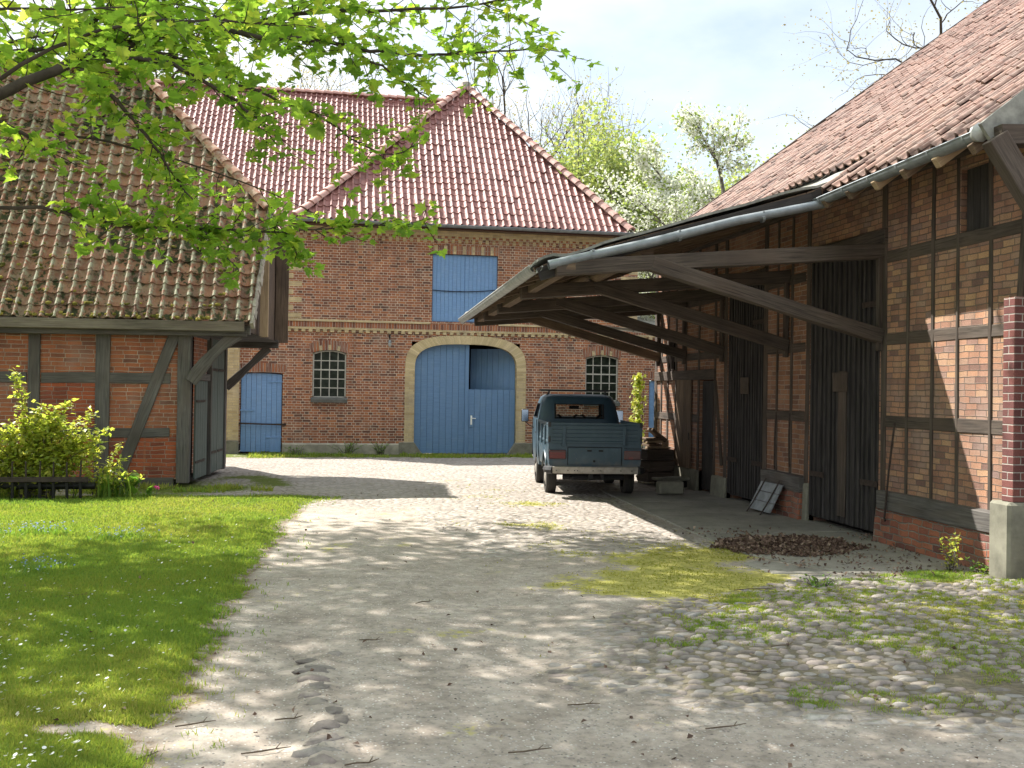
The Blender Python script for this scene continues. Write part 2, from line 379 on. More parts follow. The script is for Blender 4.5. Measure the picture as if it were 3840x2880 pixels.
# ------------------------------------------------------------------ roofs
TU = np.array([0, .09, .25, .45, .60, .68, .76, .84, .92, 1.0])
TH = np.array([.020, .002, -.008, -.009, -.001, .018, .042, .052, .044, .020])
def tiles(name, O, U, V, umin, umax, vmax, tw, th, mat, parent, hs=1., lip=.022, jit=.004, skip=None, sag=None, lift=.024):
    O, U, V = np.array(O, float), np.array(U, float), np.array(V, float); U /= np.linalg.norm(U); V /= np.linalg.norm(V); N = np.cross(U, V)
    Vs, Ls, rn, pr, lv = [], [], [], [], []; base = 0; k = len(TU)
    rows = int(math.ceil(vmax/th))
    for r in range(rows):
        v0, v1 = r*th, min(r*th+th*1.1, vmax); vm = min((r+.5)*th, vmax)
        a, b = umin(vm), umax(vm)
        for c in range(int(math.floor(a/tw)), int(math.ceil(b/tw))):
            if skip and skip((c+.5)*tw, vm): continue
            us = (c+TU)*tw
            if us[-1] < a+.02 or us[0] > b-.02: continue
            j = NR.normal(size=4); dv = j[0]*.006; dh = j[1]*jit; tl = j[2]*jit
            lo_u = np.clip(us, umin(v0), umax(v0)); hi_u = np.clip(us, umin(v1), umax(v1))
            h = TH*hs+dh+(TU-.5)*tl
            sg = sag((c+.5)*tw, vm) if sag else 0.
            lo = O+np.outer(lo_u, U)+V*(v0+dv)+np.outer(h+lift+sg, N)
            mid = O+np.outer((lo_u+hi_u)/2, U)+V*((v0+v1)/2+dv)+np.outer(h+.016+sg, N)
            hi = O+np.outer(hi_u, U)+V*(v1+dv)+np.outer(h+.007+sg, N)
            lp = lo-N*lip+V*.004
            Vs.append(np.concatenate([lp, lo, lo, mid, hi]))
            for ring in (0, 2, 3):
                for q in range(k-1):
                    s0 = base+ring*k+q; Ls.append((s0, s0+1, s0+k+1, s0+k))
            x = NR.random(); rn += [x]*(5*k); pr += list(np.clip((TH+.008)/.056, 0, 1))*5
            lv += [0.]*k+[.05]*k+[.05]*k+[.5]*k+[1.]*k; base += 5*k
    return build_np(name, np.concatenate(Vs), np.array(Ls), np.full(len(Ls), 4), mat, parent, rn, True, None, dict(prof=pr, lv=lv))

def ridge_tiles(name, p0, p1, mat, parent, r=.13, L=.36, sink=.03):
    p0, p1 = Vector(p0), Vector(p1); d = (p1-p0); n = max(1, int(d.length/L)); d.normalize()
    sd = d.cross(Vector((0,0,1))).normalized(); up = sd.cross(d).normalized()
    Vs, Ls, rn, pr = [], [], [], []; b = 0
    for k in range(n):
        a = p0.lerp(p1, k/n); c = p0.lerp(p1, (k+1.12)/n if k < n-1 else 1.); x = R.random()
        for e, (q, rr, lift) in enumerate(((a, r*1.1, .02), (a, r*1.1-.03, .0), (a, r*1.1, .02), (c, r*.9, -.005))):
            for t in range(9):
                th = math.pi*(t/8)*1.0
                Vs.append(q+sd*math.cos(th)*rr*1.1+up*(math.sin(th)*rr+lift-sink)+up*(R.random()-.5)*.004)
                rn.append(x); pr.append(.8)
        for t in range(8):
            Ls.append((b+t, b+t+1, b+9+t+1, b+9+t)); Ls.append((b+18+t, b+18+t+1, b+27+t+1, b+27+t))
        b += 36
    return build_np(name, [tuple(v) for v in Vs], np.array(Ls), np.full(len(Ls), 4), mat, parent, rn, True, None, dict(prof=pr, lv=[.5]*len(rn)))

def wall_holes(mb, axis, c, a0, a1, z0, z1, holes, depth, side=1):
    """wall sheet in plane axis=c with rectangular holes (a0,a1,z0,z1) and reveals going back by depth*side"""
    xs = sorted({a0, a1, *[h[0] for h in holes], *[h[1] for h in holes]}); zs = sorted({z0, z1, *[h[2] for h in holes], *[h[3] for h in holes]})
    P = (lambda a, z, d=0.: (a, c+d, z)) if axis == 'y' else (lambda a, z, d=0.: (c+d, a, z))
    for i in range(len(xs)-1):
        for j in range(len(zs)-1):
            if xs[i] < a0-1e-6 or xs[i+1] > a1+1e-6 or zs[j] < z0-1e-6 or zs[j+1] > z1+1e-6: continue
            m = ((xs[i]+xs[i+1])/2, (zs[j]+zs[j+1])/2)
            if any(h[0] < m[0] < h[1] and h[2] < m[1] < h[3] for h in holes): continue
            q = [(xs[i], zs[j]), (xs[i+1], zs[j]), (xs[i+1], zs[j+1]), (xs[i], zs[j+1])]
            mb.face([P(*p) for p in q], q)
    for h in holes:
        A, B, C, D = h; d = depth*side
        for (p, q) in (((A,C),(A,D)), ((B,D),(B,C)), ((A,D),(B,D)), ((B,C),(A,C))):
            if p[1] == q[1] == C and C <= z0+1e-6: continue
            pu = [(p[0], p[1]), (q[0], q[1]), (q[0], q[1]), (p[0], p[1])]
            if p[0] == q[0]: uv = [(0, p[1]), (0, q[1]), (depth, q[1]), (depth, p[1])]
            else: uv = [(p[0], 0), (q[0], 0), (q[0], depth), (p[0], depth)]
            mb.face([P(*p), P(*q), P(*q, d), P(*p, d)], uv)
    return mb

def boards(mb, axis, c, a0, a1, z0, z1, bw, th, gap=.006, side=1, top=None, jit=.004, depth_jit=.003):
    n = max(1, round((a1-a0)/bw)); w = (a1-a0)/n
    for k in range(n):
        x0, x1 = a0+k*w+gap/2, a0+(k+1)*w-gap/2; d = R.random()*depth_jit
        zt0, zt1 = (z1, z1) if top is None else (top(x0), top(x1))
        zb = z0+R.random()*jit
        uo = R.random()*20; P = (lambda a, b, z: (a, b, z)) if axis == 'y' else (lambda a, b, z: (b, a, z))
        f, bk = c-side*d, c+side*th
        p = [P(x0, f, zb), P(x1, f, zb), P(x1, bk, zb), P(x0, bk, zb), P(x0, f, zt0), P(x1, f, zt1), P(x1, bk, zt1), P(x0, bk, zt0)]
        uvs = []
        for q in ((3,2,1,0),(4,5,6,7),(0,1,5,4),(1,2,6,5),(2,3,7,6),(3,0,4,7)):
            uvs.append([(uo+p[i][2], uo+(0, w, w+.02, .02)[i % 4]) for i in q])
        mb.hexa(p, uvs)
    return mb

# ------------------------------------------------------------------ setting: ground
GX0, GX1, GY0, GY1, GS = -15., 13., 1.5, 31.2, .1
def lawn_edge(y): return np.interp(y, [1.5, 5.4, 5.83, 7.2, 8.3, 9.5, 12, 16.3, 18.5, 20, 31], [-1.3, -1.05, -1.0, -.86, -.92, -.87, -.76, -.47, -.2, -.5, -2.4])
def cob_left(y): return np.interp(y, [1, 4.5, 5.3, 6, 7, 8.5, 9.4, 10.4], [7.5, 6.4, 3.8, 2.3, 1.9, 2.2, 3.6, 6.])
def fields(x, y):
    n1 = fbm(x, y, 1.1, 3)-.5; n2 = fbm(x, y, 4., 9)-.5
    e = lawn_edge(y)
    gr = sstep(-.22, .30, e-x+n1*.28+n2*.22)
    gr = np.where(y > 18.4, gr*(.55+n1*1.2), gr); gr = gr*sstep(25., 22., y)
    gr = gr-1.3*np.exp(-(((x+1.35)/.45)**2+((y-5.95)/.13)**2))*(.8+n2)
    gr = np.maximum(gr, sstep(28.6, 29.6, y+n1*1.2)*(.75+n2))
    gr = np.maximum(gr, .9*np.exp(-(((x+.9)/1.1)**2+((y-18.3)/.9)**2)))
    mo = 1.15*np.exp(-(((x-3.7)/1.35)**2+((y-9.8)/1.3)**2))
    mo = np.maximum(mo, 1.15*np.exp(-(((x-4.15)/1.0)**2+((y-11.8)/1.7)**2)))
    mo = np.maximum(mo, .75*np.exp(-(((x-2.9)/.5)**2+((y-14.2)/.9)**2)))
    mo = np.maximum(mo, .95*np.exp(-(((x-3.5)/.75)**2+((y-17.3)/.45)**2)))
    mo = np.maximum(mo, .62*np.exp(-(((x-2.9)/.7)**2+((y-20.)/2.2)**2)))
    mo = np.maximum(mo, .58*np.exp(-(((x-5.6)/2.2)**2+((y-9.3)/.5)**2)))
    mo = np.maximum(mo, .70*np.exp(-(((x-6.)/2.)**2+((y-7.6)/1.4)**2))*(.65+n1))
    mo = np.clip(mo+n1*1.3+n2*.8-.1, 0, 1)*(1-gr)
    cb = sstep(-.5, .5, x-cob_left(y)+n1*1.2)*sstep(10.6, 9.8, y)
    cb = np.maximum(cb, .85*sstep(.9, 1.9, x+n1*.8)*sstep(10.5, 12.5, y)*sstep(5.2, 4.8, x))
    cb = np.maximum(cb, .8*sstep(15.5, 17.5, y+n1*2))
    return np.clip(gr, 0, 1), mo, np.clip(cb, 0, 1)
def gz(x, y):
    x = np.asarray(x, float); y = np.asarray(y, float)
    z = (fbm(x, y, .35, 21)-.5)*.05+(fbm(x, y, 1.7, 31, 2)-.5)*.020
    z = z+.05*sstep(-.05, .3, lawn_edge(y)-x)*sstep(19, 17, y)
    z = z+.13*np.exp(-(((x-6.9)/1.9)**2+((y-8.3)/1.3)**2))+.05*np.exp(-(((x-4.)/1.6)**2+((y-7.4)/1.2)**2))
    z = z-.035*np.exp(-(((x-1.5)/.6)**2))*sstep(16, 12, y)-.02*np.exp(-(((x+.15)/.35)**2))*sstep(16, 12, y)
    z = z*sstep(2., 4., y)*(1-.7*sstep(4.6, 5.2, x)*sstep(9.9, 10.5, y)*sstep(24, 22, y))
    z = z+.045*np.exp(-(((x+.02+.06*np.sin(y*3))/.10)**2))*sstep(5.0, 5.4, y)*sstep(7.9, 7.3, y)
    return z

def ground_mat():
    g = G('courtyard ground'); p = g.pos()
    at = g.n('ShaderNodeAttribute', dict(attribute_name='mask')); sp = g.n('ShaderNodeSeparateColor'); g.nt.links.new(at.outputs['Color'], sp.inputs[0])
    gr, mo, cb = sp.outputs[0], sp.outputs[1], sp.outputs[2]
    nA, nB, nC = g.noise(p, 2.2, 6., .65), g.noise(p, 14., 5., .7), g.noise(p, 70., 4., .75)
    # packed sandy gravel
    c = g.ramp(nA, [(.3, (.225,.190,.158)), (.5, (.315,.271,.230)), (.7, (.380,.336,.29))])
    c = g.mix(1., c, g.ramp(nB, [(.28, .62), (.5, 1.), (.75, 1.22)]), 'MULTIPLY')
    vo = g.n('ShaderNodeTexVoronoi', Scale=46.); g.set(vo.inputs['Vector'], p)
    vc = g.xyz(vo.outputs['Color'])[0]
    peb = g.math('MULTIPLY', g.mrange(vo.outputs['Distance'], .42, .30), g.mrange(vc, .60, .66))
    c = g.mix(peb, c, g.ramp(g.xyz(vo.outputs['Color'])[1], [(0., (.12,.11,.10)), (.5, (.36,.33,.30)), (1., (.58,.55,.50))]))
    c = g.mix(g.mrange(nC, .62, .72, 0., .7), c, (.10,.08,.06))
    # dark humus drift beside the lawn
    hum = g.math('MULTIPLY', g.mrange(gr, .02, .25), g.mrange(gr, .75, .35))
    c = g.mix(g.math('MULTIPLY', hum, g.mrange(nB, .35, .6)), c, (.13,.095,.06))
    # far cobbles
    pw = g.vmath('ADD', p, g.vmath('MULTIPLY', g.vmath('SUBTRACT', g.n('ShaderNodeTexNoise', Scale=3.).outputs['Color'], (.5,.5,.5)), (.12,.12,0)))
    ps = g.scale(pw, (6.4, 9.5, 1.))
    ve = g.n('ShaderNodeTexVoronoi', dict(feature='DISTANCE_TO_EDGE', voronoi_dimensions='2D'), Scale=1.); g.set(ve.inputs['Vector'], ps)
    vcell = g.n('ShaderNodeTexVoronoi', dict(voronoi_dimensions='2D'), Scale=1.); g.set(vcell.inputs['Vector'], ps)
    edge = ve.outputs['Distance']
    stone = g.ramp(g.xyz(vcell.outputs['Color'])[0], [(0., (.24,.215,.195)), (.4, (.33,.30,.27)), (.75, (.37,.325,.295)), (1., (.40,.375,.34))])
    stone = g.mix(1., stone, g.ramp(nB, [(.3, .75), (.7, 1.15)]), 'MULTIPLY')
    joint = g.mrange(edge, .05, .16)
    exp_ = g.math('MULTIPLY', g.mrange(g.math('ADD', cb, g.math('MULTIPLY', g.math('SUBTRACT', nA, .5), 1.2)), .35, .7), joint)
    c = g.mix(g.math('MULTIPLY', cb, g.math('SUBTRACT', .45, g.math('MULTIPLY', joint, .45))), c, (.16,.135,.10))
    c = g.mix(exp_, c, stone)
    soil = g.attr('soil'); c = g.mix(g.math('MULTIPLY', soil, .9), c, g.ramp(nA, [(.35, (.105,.088,.060)), (.6, (.15,.13,.085)), (.72, (.12,.13,.035))]))
    # moss, then turf
    mossc = g.ramp(nB, [(.3, (.17,.175,.045)), (.5, (.30,.28,.075)), (.7, (.40,.35,.13))])
    mw = g.mrange(g.math('ADD', mo, g.math('SUBTRACT', g.math('MULTIPLY', g.math('SUBTRACT', nB, .5), 1.5), g.math('MULTIPLY', exp_, .35))), .30, .62)
    c = g.mix(mw, c, mossc)
    turf = g.ramp(nB, [(.3, (.06,.075,.016)), (.6, (.12,.145,.028)), (.8, (.20,.18,.05))])
    gw = g.mrange(g.math('ADD', gr, g.math('MULTIPLY', g.math('SUBTRACT', nB, .5), 1.2)), .35, .6)
    c = g.mix(gw, c, turf)
    h = g.math('ADD', g.math('MULTIPLY', g.math('MULTIPLY', exp_, g.mrange(edge, .04, .34)), 2.2), g.math('ADD', g.math('MULTIPLY', nC, .55), g.math('MULTIPLY', peb, .5)))
    h = g.math('ADD', h, g.math('MULTIPLY', nB, .8))
    g.bump(h, .9, .012)
    return g.fin(c, .93, 0., .15)
M['ground'] = ground_mat()
nx, ny = int(round((GX1-GX0)/GS))+1, int(round((GY1-GY0)/GS))+1
gx, gy = np.meshgrid(np.linspace(GX0, GX1, nx), np.linspace(GY0, GY1, ny))
gzv = gz(gx, gy); fgr, fmo, fcb = fields(gx, gy)
V = np.stack([gx, gy, gzv], 2).reshape(-1, 3)
mask = np.stack([fgr, fmo, fcb, np.ones_like(fgr)], 2).reshape(-1, 4)
ii, jj = np.meshgrid(np.arange(nx-1), np.arange(ny-1)); idx = (jj*nx+ii)
quads = np.stack([idx, idx+1, idx+nx+1, idx+nx], 2).reshape(-1, 4)
cx, cy = (gx[:-1,:-1]+GS/2).ravel(), (gy[:-1,:-1]+GS/2).ravel()
cgr, cmo, ccb = fields(cx, cy)
lab = np.zeros(len(quads), int)                               # 0 dirt track
lab[(cy > 15.8) & (cx > -2.5)] = 3                            # courtyard
lab[(cx > cob_left(cy)) & (cy < 10.4)] = 2                    # cobbles
lab[(cmo > .5) & (cx > 1.5)] = 4                              # moss
lab[(cgr > .45)] = 1
for k, nm in enumerate(('dirt_track', 'lawn', 'cobblestone_ground', 'courtyard', 'mossy_ground')):
    q = quads[lab == k]; u, inv = np.unique(q, return_inverse=True)
    o = build_np(nm, V[u], inv.reshape(-1), np.full(len(q), 4), M['ground'], None, None, True)
    sa = o.data.attributes.new('soil', 'FLOAT', 'POINT'); uu_ = V[u]; sa.data.foreach_set('value', (sstep(-.2, .5, uu_[:, 0]-cob_left(uu_[:, 1])+(fbm(uu_[:, 0], uu_[:, 1], 1.2, 71)-.5)*1.4)*sstep(10.6, 10.1, uu_[:, 1])).astype(np.float32))
    ca = o.data.attributes.new('mask', 'FLOAT_COLOR', 'POINT'); ca.data.foreach_set('color', mask[u].astype(np.float32).ravel())
    tag(o, kind='structure')
# terrain beyond the yard: one ring outside the modelled patch
mb = MB(); S = 400.
for (x0, x1, y0, y1) in ((-S, GX0, -S, S), (GX1, S, -S, S), (GX0, GX1, -S, GY0), (GX0, GX1, GY1, S)):
    mb.face([(x0, y0, -.005), (x1, y0, -.005), (x1, y1, -.005), (x0, y1, -.005)])
tag(mb.build('terrain', M['ground']), kind='structure')
# concrete apron under the canopy
g = G('concrete apron'); p = g.pos(); n = g.noise(p, 1.6, 6., .65)
c = g.ramp(n, [(.3, (.17,.16,.14)), (.55, (.25,.235,.205)), (.75, (.31,.29,.25))]); c = g.mix(g.mrange(g.noise(p, 9., 5.), .58, .7, 0., .7), c, (.14,.12,.09))
c = g.mix(1., c, g.ramp(g.noise(p, 60., 3.), [(.3, .8), (.7, 1.15)]), 'MULTIPLY'); g.bump(g.noise(p, 50., 4.), .4, .006); M['apron'] = g.fin(c, .93, 0., .2)
mb = MB()
def slab(poly, z0, z1): mb.prism(poly, 'z', z0, z1)
ys = [10.25, 11.6, 13.4, 15.5, 17.4, 19.3]
for k in range(5):
    a, b = ys[k]+.012, ys[k+1]-.012
    xl0, xl1 = np.interp([a, b], [10.25, 11, 12.5, 19.3], [5.6, 5.05, 4.95, 5.3])
    slab([(xl0, a), (7.45, a), (7.45, b), (xl1, b)], -.05, .014+R.random()*.003)
slab([(4.75, 10.35), (5.5, 10.3), (5.0, 11.2), (4.7, 11.0)], -.05, .013); slab([(4.95, 9.75), (5.7, 9.8), (5.6, 10.2), (4.9, 10.25)], -.05, .012)
tag(mb.build('concrete_apron', M['apron'], bevel=.01), kind='structure')

# ------------------------------------------------------------------ left half-timbered barn
LB = world_parts(empty('half_timbered_barn', (-5.5, 20.4, 0), 'low half-timbered brick barn with mossy pantile hip roof behind the bush', 'barn'))
def sx(y): return -2.62+(y-20.4)*.085          # the doorway side leans back a little
mb = MB(); wall_holes(mb, 'y', 20.4, -15., -2.75, .15, 2.95, [], .2)
mb.face([(-15, 20.4, .15), (-15, 24.2, .15), (-15, 24.2, 3.2), (-15, 20.4, 3.2)]); mb.face([(-2.3, 24.2, 5.), (-4.2, 24.2, 5.), (-4.2, 24.2, 5.8), (-2.3, 24.2, 5.8)])
mb.build('brick_infill', M['brick_left'], LB)
mb = MB()
for (x0, x1, z0, z1) in ((-5.33, -4.35, 1.12, 1.98), (-3.42, -2.86, .2, .98), (-4.08, -3.46, .2, .97), (-5.3, -4.35, .2, .97)):
    mb.box(x0, x1, 20.392, 20.41, z0, z1)
mb.build('weathered_brick_panel', M['brick_leftred'], LB, label='brighter red, spalled brick panel')
mb = MB()
for (y0, y1, z0, z1) in ((20.65, 20.95, .25, 2.05), (23.75, 24.2, .25, 2.9), (20.65, 21.9, 2.2, 2.95)):
    mb.face([(sx(y0), y0, z0), (sx(y1), y1, z0), (sx(y1), y1, z1), (sx(y0), y0, z1)])
mb.face([(-2.3, 24.2, .1), (-9, 24.2, .1), (-9, 24.2, 6.), (-2.3, 24.2, 6.)])
mb.build('side_infill', M['brick_left'], LB)
def tim(name, p0, p1, w, h, mat='timber_left', up=(0,0,1), parent=LB, jit=.006, bev=.008, lab=None):
    return MB().beam(p0, p1, w, h, up, jit).build(name, M[mat], parent, bevel=bev, label=lab)
for x, w in ((-14., .24), (-12., .24), (-10.2, .24), (-8.6, .24), (-7., .23), (-5.44, .21), (-4.22, .26)):
    tim('post', (x, 20.42, .15), (x, 20.42, 2.95), w, .12, up=(0,1,0))
tim('corner_post', (-2.735, 20.44, .08), (-2.735, 20.44, 2.95), .24, .22, up=(0,1,0))
xs = [-15, -14, -12, -10.2, -8.6, -7, -5.44, -4.22, -2.86]
for zc, h in ((2.07, .20), (1.04, .18)):
    for a, b in zip(xs[:-1], xs[1:]):
        tim('rail', (a+.12, 20.425, zc+R.uniform(-.015, .015)), (b-.13, 20.425, zc+R.uniform(-.015, .015)), .10, h)
tim('brace', (-3.90, 20.39, .22), (-2.92, 20.39, 2.93), .075, .215, up=(1,0,0))
tim('sill_beam', (-15, 20.43, .08), (-2.9, 20.43, .08), .16, .20, jit=.018)
tim('plate_beam', (-15, 20.28, 2.86), (-1.56, 20.22, 2.99), .2, .15, lab='dark plate beam under the eave board')
tim('eave_board', (-15, 19.99, 3.03), (-1.6, 20.0, 3.09), .05, .19, 'timber_eave')
# doorway side
for y, w in ((22.1, .14), (23.7, .16)): tim('post', (sx(y), y, .1), (sx(y), y, 2.95), .14, w, up=(0,1,0))
tim('post', (sx(24.2)-.06, 24.14, .2), (sx(24.2)-.06, 24.14, 2.9), .12, .14, up=(0,1,0))
tim('rail', (sx(20.6), 20.6, 2.13), (sx(22), 22., 2.13), .12, .14)
tim('wall_plate', (sx(20.4)-.05, 20.4, 2.98), (sx(24.2)-.05, 24.2, 2.98), .16, .14)
def side_door(y0, y1, z0, z1, n, off=0., rz=0.):
    c = MB()
    for k in range(n):
        a, b = y0+(y1-y0)*k/n+.006, y0+(y1-y0)*(k+1)/n-.006
        p = [(sx(a)+off, a, z0), (sx(a)+off+.035, a, z0), (sx(b)+off+.035, b, z0), (sx(b)+off, b, z0)]
        c.hexa(p+[(q[0], q[1], z1) for q in p])
    return c
d = side_door(20.75, 21.85, .12, 2.05, 5, .0).build('side_door', M['green'], LB, bevel=.004)
mb = MB()
for z in (.45, 1.65): mb.beam((sx(20.75)+.045, 20.75, z), (sx(21.6)+.045, 21.6, z), .012, .045)
mb.build('strap_hinge', M['iron'], d)
for y0, y1 in ((22.2, 22.9), (22.93, 23.62)):
    d = side_door(y0, y1, .12, 2.95, 4).build('barn_door_leaf', M['green'], LB, bevel=.004)
    mb = MB()
    for z in (.55, 2.3): mb.beam((sx(y0)+.045, y0+.03, z), (sx(y1)+.045, y1-.1, z), .012, .05)
    mb.build('strap_hinge', M['iron'], d)
mb = MB(); mb.box(-14.8, -2.8, 20.9, 24., .1, 2.9); mb.build('interior_shade_box', M['dark'], LB)  # near-black box added to fill the interior with shade
# roof: front slope, half hip on the right
TAN = 1.54; EY, EZ = 20.02, 3.17
def zr(y): return EZ+TAN*(y-EY)
RX, RY = -4.25, 23.72; RZ = zr(RY); PX, PY = -1.27, 21.58; PZ = zr(PY); EX = -1.49
Vd = Vector((0, RY-EY, RZ-EZ)); Lv = Vd.length; vP = (PY-EY)/(RY-EY)*Lv; O = (-15.5, EY, EZ)
def um(v): return 0.
def ux(v):
    x = EX+(PX-EX)*v/vP if v < vP else PX+(RX-PX)*(v-vP)/(Lv-vP)
    return x+15.5
def lsag(u, v): return -.05*math.sin(u*.8)*math.sin(v*.4)+.015*math.sin(u*2.3+v)
tiles('roof', O, (1,0,0), Vd, um, ux, Lv, .234, .285, M['tile_left'], LB, 1.1, jit=.004, sag=lsag, lip=.036, lift=.034)
mb = MB()
deck = lambda p: (p[0], p[1]+.03, p[2]-.05)
mb.face([deck(q) for q in ((-15.5, EY, EZ), (EX, EY, EZ), (PX, PY, PZ), (RX, RY, RZ), (-15.5, RY, RZ))])
QX, QY = -1.12, 24.0
mb.face([(RX, RY, RZ-.05), (PX, PY, PZ-.05), (QX, QY, PZ-.05)]); mb.face([(RX, RY, RZ-.05), (QX, QY, PZ-.05), (-4.2, 25.9, 5.5)])
mb.face([(-15.5, RY, RZ-.05), (RX, RY, RZ-.05), (-4.2, 25.9, 5.5), (-4.2, 27.4, 3.2), (-15.5, 27.4, 3.2)])
mb.face([(-15.4, EY, EZ), (-15.4, RY, RZ-.06), (-15.4, 27.4, 3.2)])
mb.build('roof_deck', M['board_gable'], LB)
Uh = Vector((QX-PX, QY-PY, 0)); top = Vector((RX, RY, RZ)); base = Vector((PX, PY, PZ)); uh = Uh.normalized()
s_ = (top-base).dot(uh); foot = base+uh*s_; Vh = top-foot; Lh = Vh.length; Wd = Uh.length
tiles('hip_roof', base, uh, Vh, lambda v: s_*v/Lh, lambda v: Wd+(s_-Wd)*v/Lh, Lh, .234, .285, M['tile_left'], LB, 1.15, jit=.006)
ridge_tiles('hip_tiles', (PX-.02, PY, PZ+.05), (RX, RY, RZ+.06), M['ridge'], LB, .13)
ridge_tiles('ridge_tiles', (RX, RY, RZ+.05), (-15.5, RY, RZ+.02), M['ridge'], LB, .14)
mb = MB(); n = 14
for k in range(n):
    a, b = Vector((EX+.03, EY, EZ)).lerp(Vector((PX+.03, PY, PZ)), k/n), Vector((EX+.03, EY, EZ)).lerp(Vector((PX+.03, PY, PZ)), (k+1)/n)
    mb.beam(a-Vector((0,0,.06)), b-Vector((0,0,.06)), .05+R.random()*.03, .17, jit=.015, n=1)
mb.build('verge_mortar', M['asphalt_cap'], LB)
# boarded gable oversailing the doorway
mb = MB(); boards_y = [(20.55, 22.1), (22.1, 25.05)]
def gx_(y): return -1.62+(y-20.2)*.085
for a in np.arange(20.5, 24.1, .19):
    b = min(a+.18, 24.2); zt = [min(zr(q)-.16, PZ-.12) for q in (a, b)]; z0 = 3.02
    if zt[0] < z0+.05: zt[0] = z0+.06
    p = [(gx_(a), a, z0), (gx_(a)+.03, a, z0), (gx_(b)+.03, b, z0), (gx_(b), b, z0)]
    t = [(gx_(a), a, zt[0]), (gx_(a)+.03, a, zt[0]), (gx_(b)+.03, b, zt[1]), (gx_(b), b, zt[1])]
    u = R.random()*9
    mb.hexa(p+t, [[(u+q[2], u+q[1]) for q in f] for f in ([p[3],p[2],p[1],p[0]], t, [p[0],p[1],t[1],t[0]], [p[1],p[2],t[2],t[1]], [p[2],p[3],t[3],t[2]], [p[3],p[0],t[0],t[3]])])
mb.build('gable_boarding', M['board_gable'], LB)
tim('gable_post', (-1.335, 21.6, 2.98), (-1.335, 21.6, 5.35), .17, .14, 'timber_pale', up=(0,1,0), lab='gable edge post with sunlit tan in its colour')  # sunlit look painted as paler timber than the boards behind
tim('gable_post', (-1.10, 24.2, 2.98), (-1.10, 24.2, 5.5), .30, .08, 'board_gable', up=(0,1,0))
mb = MB(); mb.face([(-2.6, 20.5, 2.98), (-1.45, 20.5, 2.98), (-1.15, 24.2, 2.985), (-2.3, 24.2, 2.985)]); mb.build('soffit', M['board_dark'], LB)
mb = MB(); mb.face([(-2.6, 20.55, 3.02), (gx_(20.55), 20.55, 3.02), (gx_(20.55), 20.55, zr(20.5)-.1), (-2.6, 20.55, zr(20.5)-.1)])
mb.face([(-2.3, 24.24, 2.98), (-1.1, 24.24, 2.98), (-1.1, 24.24, PZ-.1), (-2.3, 24.24, PZ-.1)]); mb.build('gable_return', M['board_dark'], LB)
tim('jetty_beam', (-2.6, 20.27, 3.05), (-1.5, 20.22, 3.03), .17, .17)
tim('jetty_beam', (-2.35, 24.2, 2.93), (-1.16, 24.2, 2.95), .18, .18)
def curved(name, p0, pm, p1, w, h):
    m = MB(); a, b, c = map(Vector, (p0, pm, p1)); pts = [a*(1-t)**2+b*2*t*(1-t)+c*t*t for t in np.linspace(0, 1, 7)]
    rings = []
    for k, q in enumerate(pts):
        d = (pts[min(k+1, 6)]-pts[max(k-1, 0)]).normalized(); sd = Vector((0,1,0)); up = sd.cross(d).normalized(); hh = h*(1+.15*math.sin(k*1.3))
        rings.append([q+sd*(e*w/2)+up*(f*hh/2) for e, f in ((-1,-1),(1,-1),(1,1),(-1,1))])
    for k in range(6):
        for e in range(4):
            f = (e+1) % 4; m.face([rings[k][e], rings[k][f], rings[k+1][f], rings[k+1][e]], [(k*.2, e*.2), (k*.2, e*.2+.2), (k*.2+.2, e*.2+.2), (k*.2+.2, e*.2)])
    m.face(rings[0]); m.face(rings[-1])
    return m.build(name, M['timber_left'], LB, bevel=.008)
curved('bracket', (-2.60, 20.3, 2.02), (-2.25, 20.3, 2.62), (-1.72, 20.27, 2.98), .13, .22)
curved('bracket', (-2.32, 24.2, 1.92), (-1.95, 24.2, 2.30), (-1.38, 24.2, 2.86), .14, .17)
# moss cushions on the tiles
n = 900; u = NR.random(n)*9.5+3.9; v = (np.floor(NR.random(n)**1.5*24)+NR.normal(0, .08, n))*.285+.05; v = np.clip(v, .02, Lv)
u = np.round(u/.234)*.234+np.where(NR.random(n) < .65, .19, .06)+NR.normal(0, .02, n)
keep = np.array([a < ux(b)-.1 for a, b in zip(u, v)]) & ((vnoise(u, v, .9, 5) > .42) | (v < .35)); u, v = u[keep], v[keep]
Vn = np.array(Vd.normalized()); Nn = np.cross([1, 0, 0], Vn); sg = np.array([lsag(a, b) for a, b in zip(u, v)])
pos = np.array(O)+np.outer(u, [1, 0, 0])+np.outer(v, Vn)+np.outer(.062+sg, Nn)
tv = [(math.cos(a)*r, math.sin(a)*r, z) for r, z in ((1., -.35), (.75, .35)) for a in np.linspace(0, 2*math.pi, 7)[:-1]]+[(0, 0, .6)]
tf = [(k, (k+1) % 6, 6+(k+1) % 6, 6+k) for k in range(6)]+[(6+k, 6+(k+1) % 6, 12) for k in range(6)]
scl = np.stack([NR.uniform(.018, .045, len(u)), NR.uniform(.03, .075, len(u)), NR.uniform(.014, .035, len(u))], 1)
o = scatter('moss_cushions', tv, tf, pos, rots(np.repeat(Nn[None], len(u), 0)+NR.normal(0, .15, (len(u), 3)), NR.normal(0, .3, len(u))+math.pi/2), scl, M['moss'], LB, smooth=True); tag(o, kind='stuff')
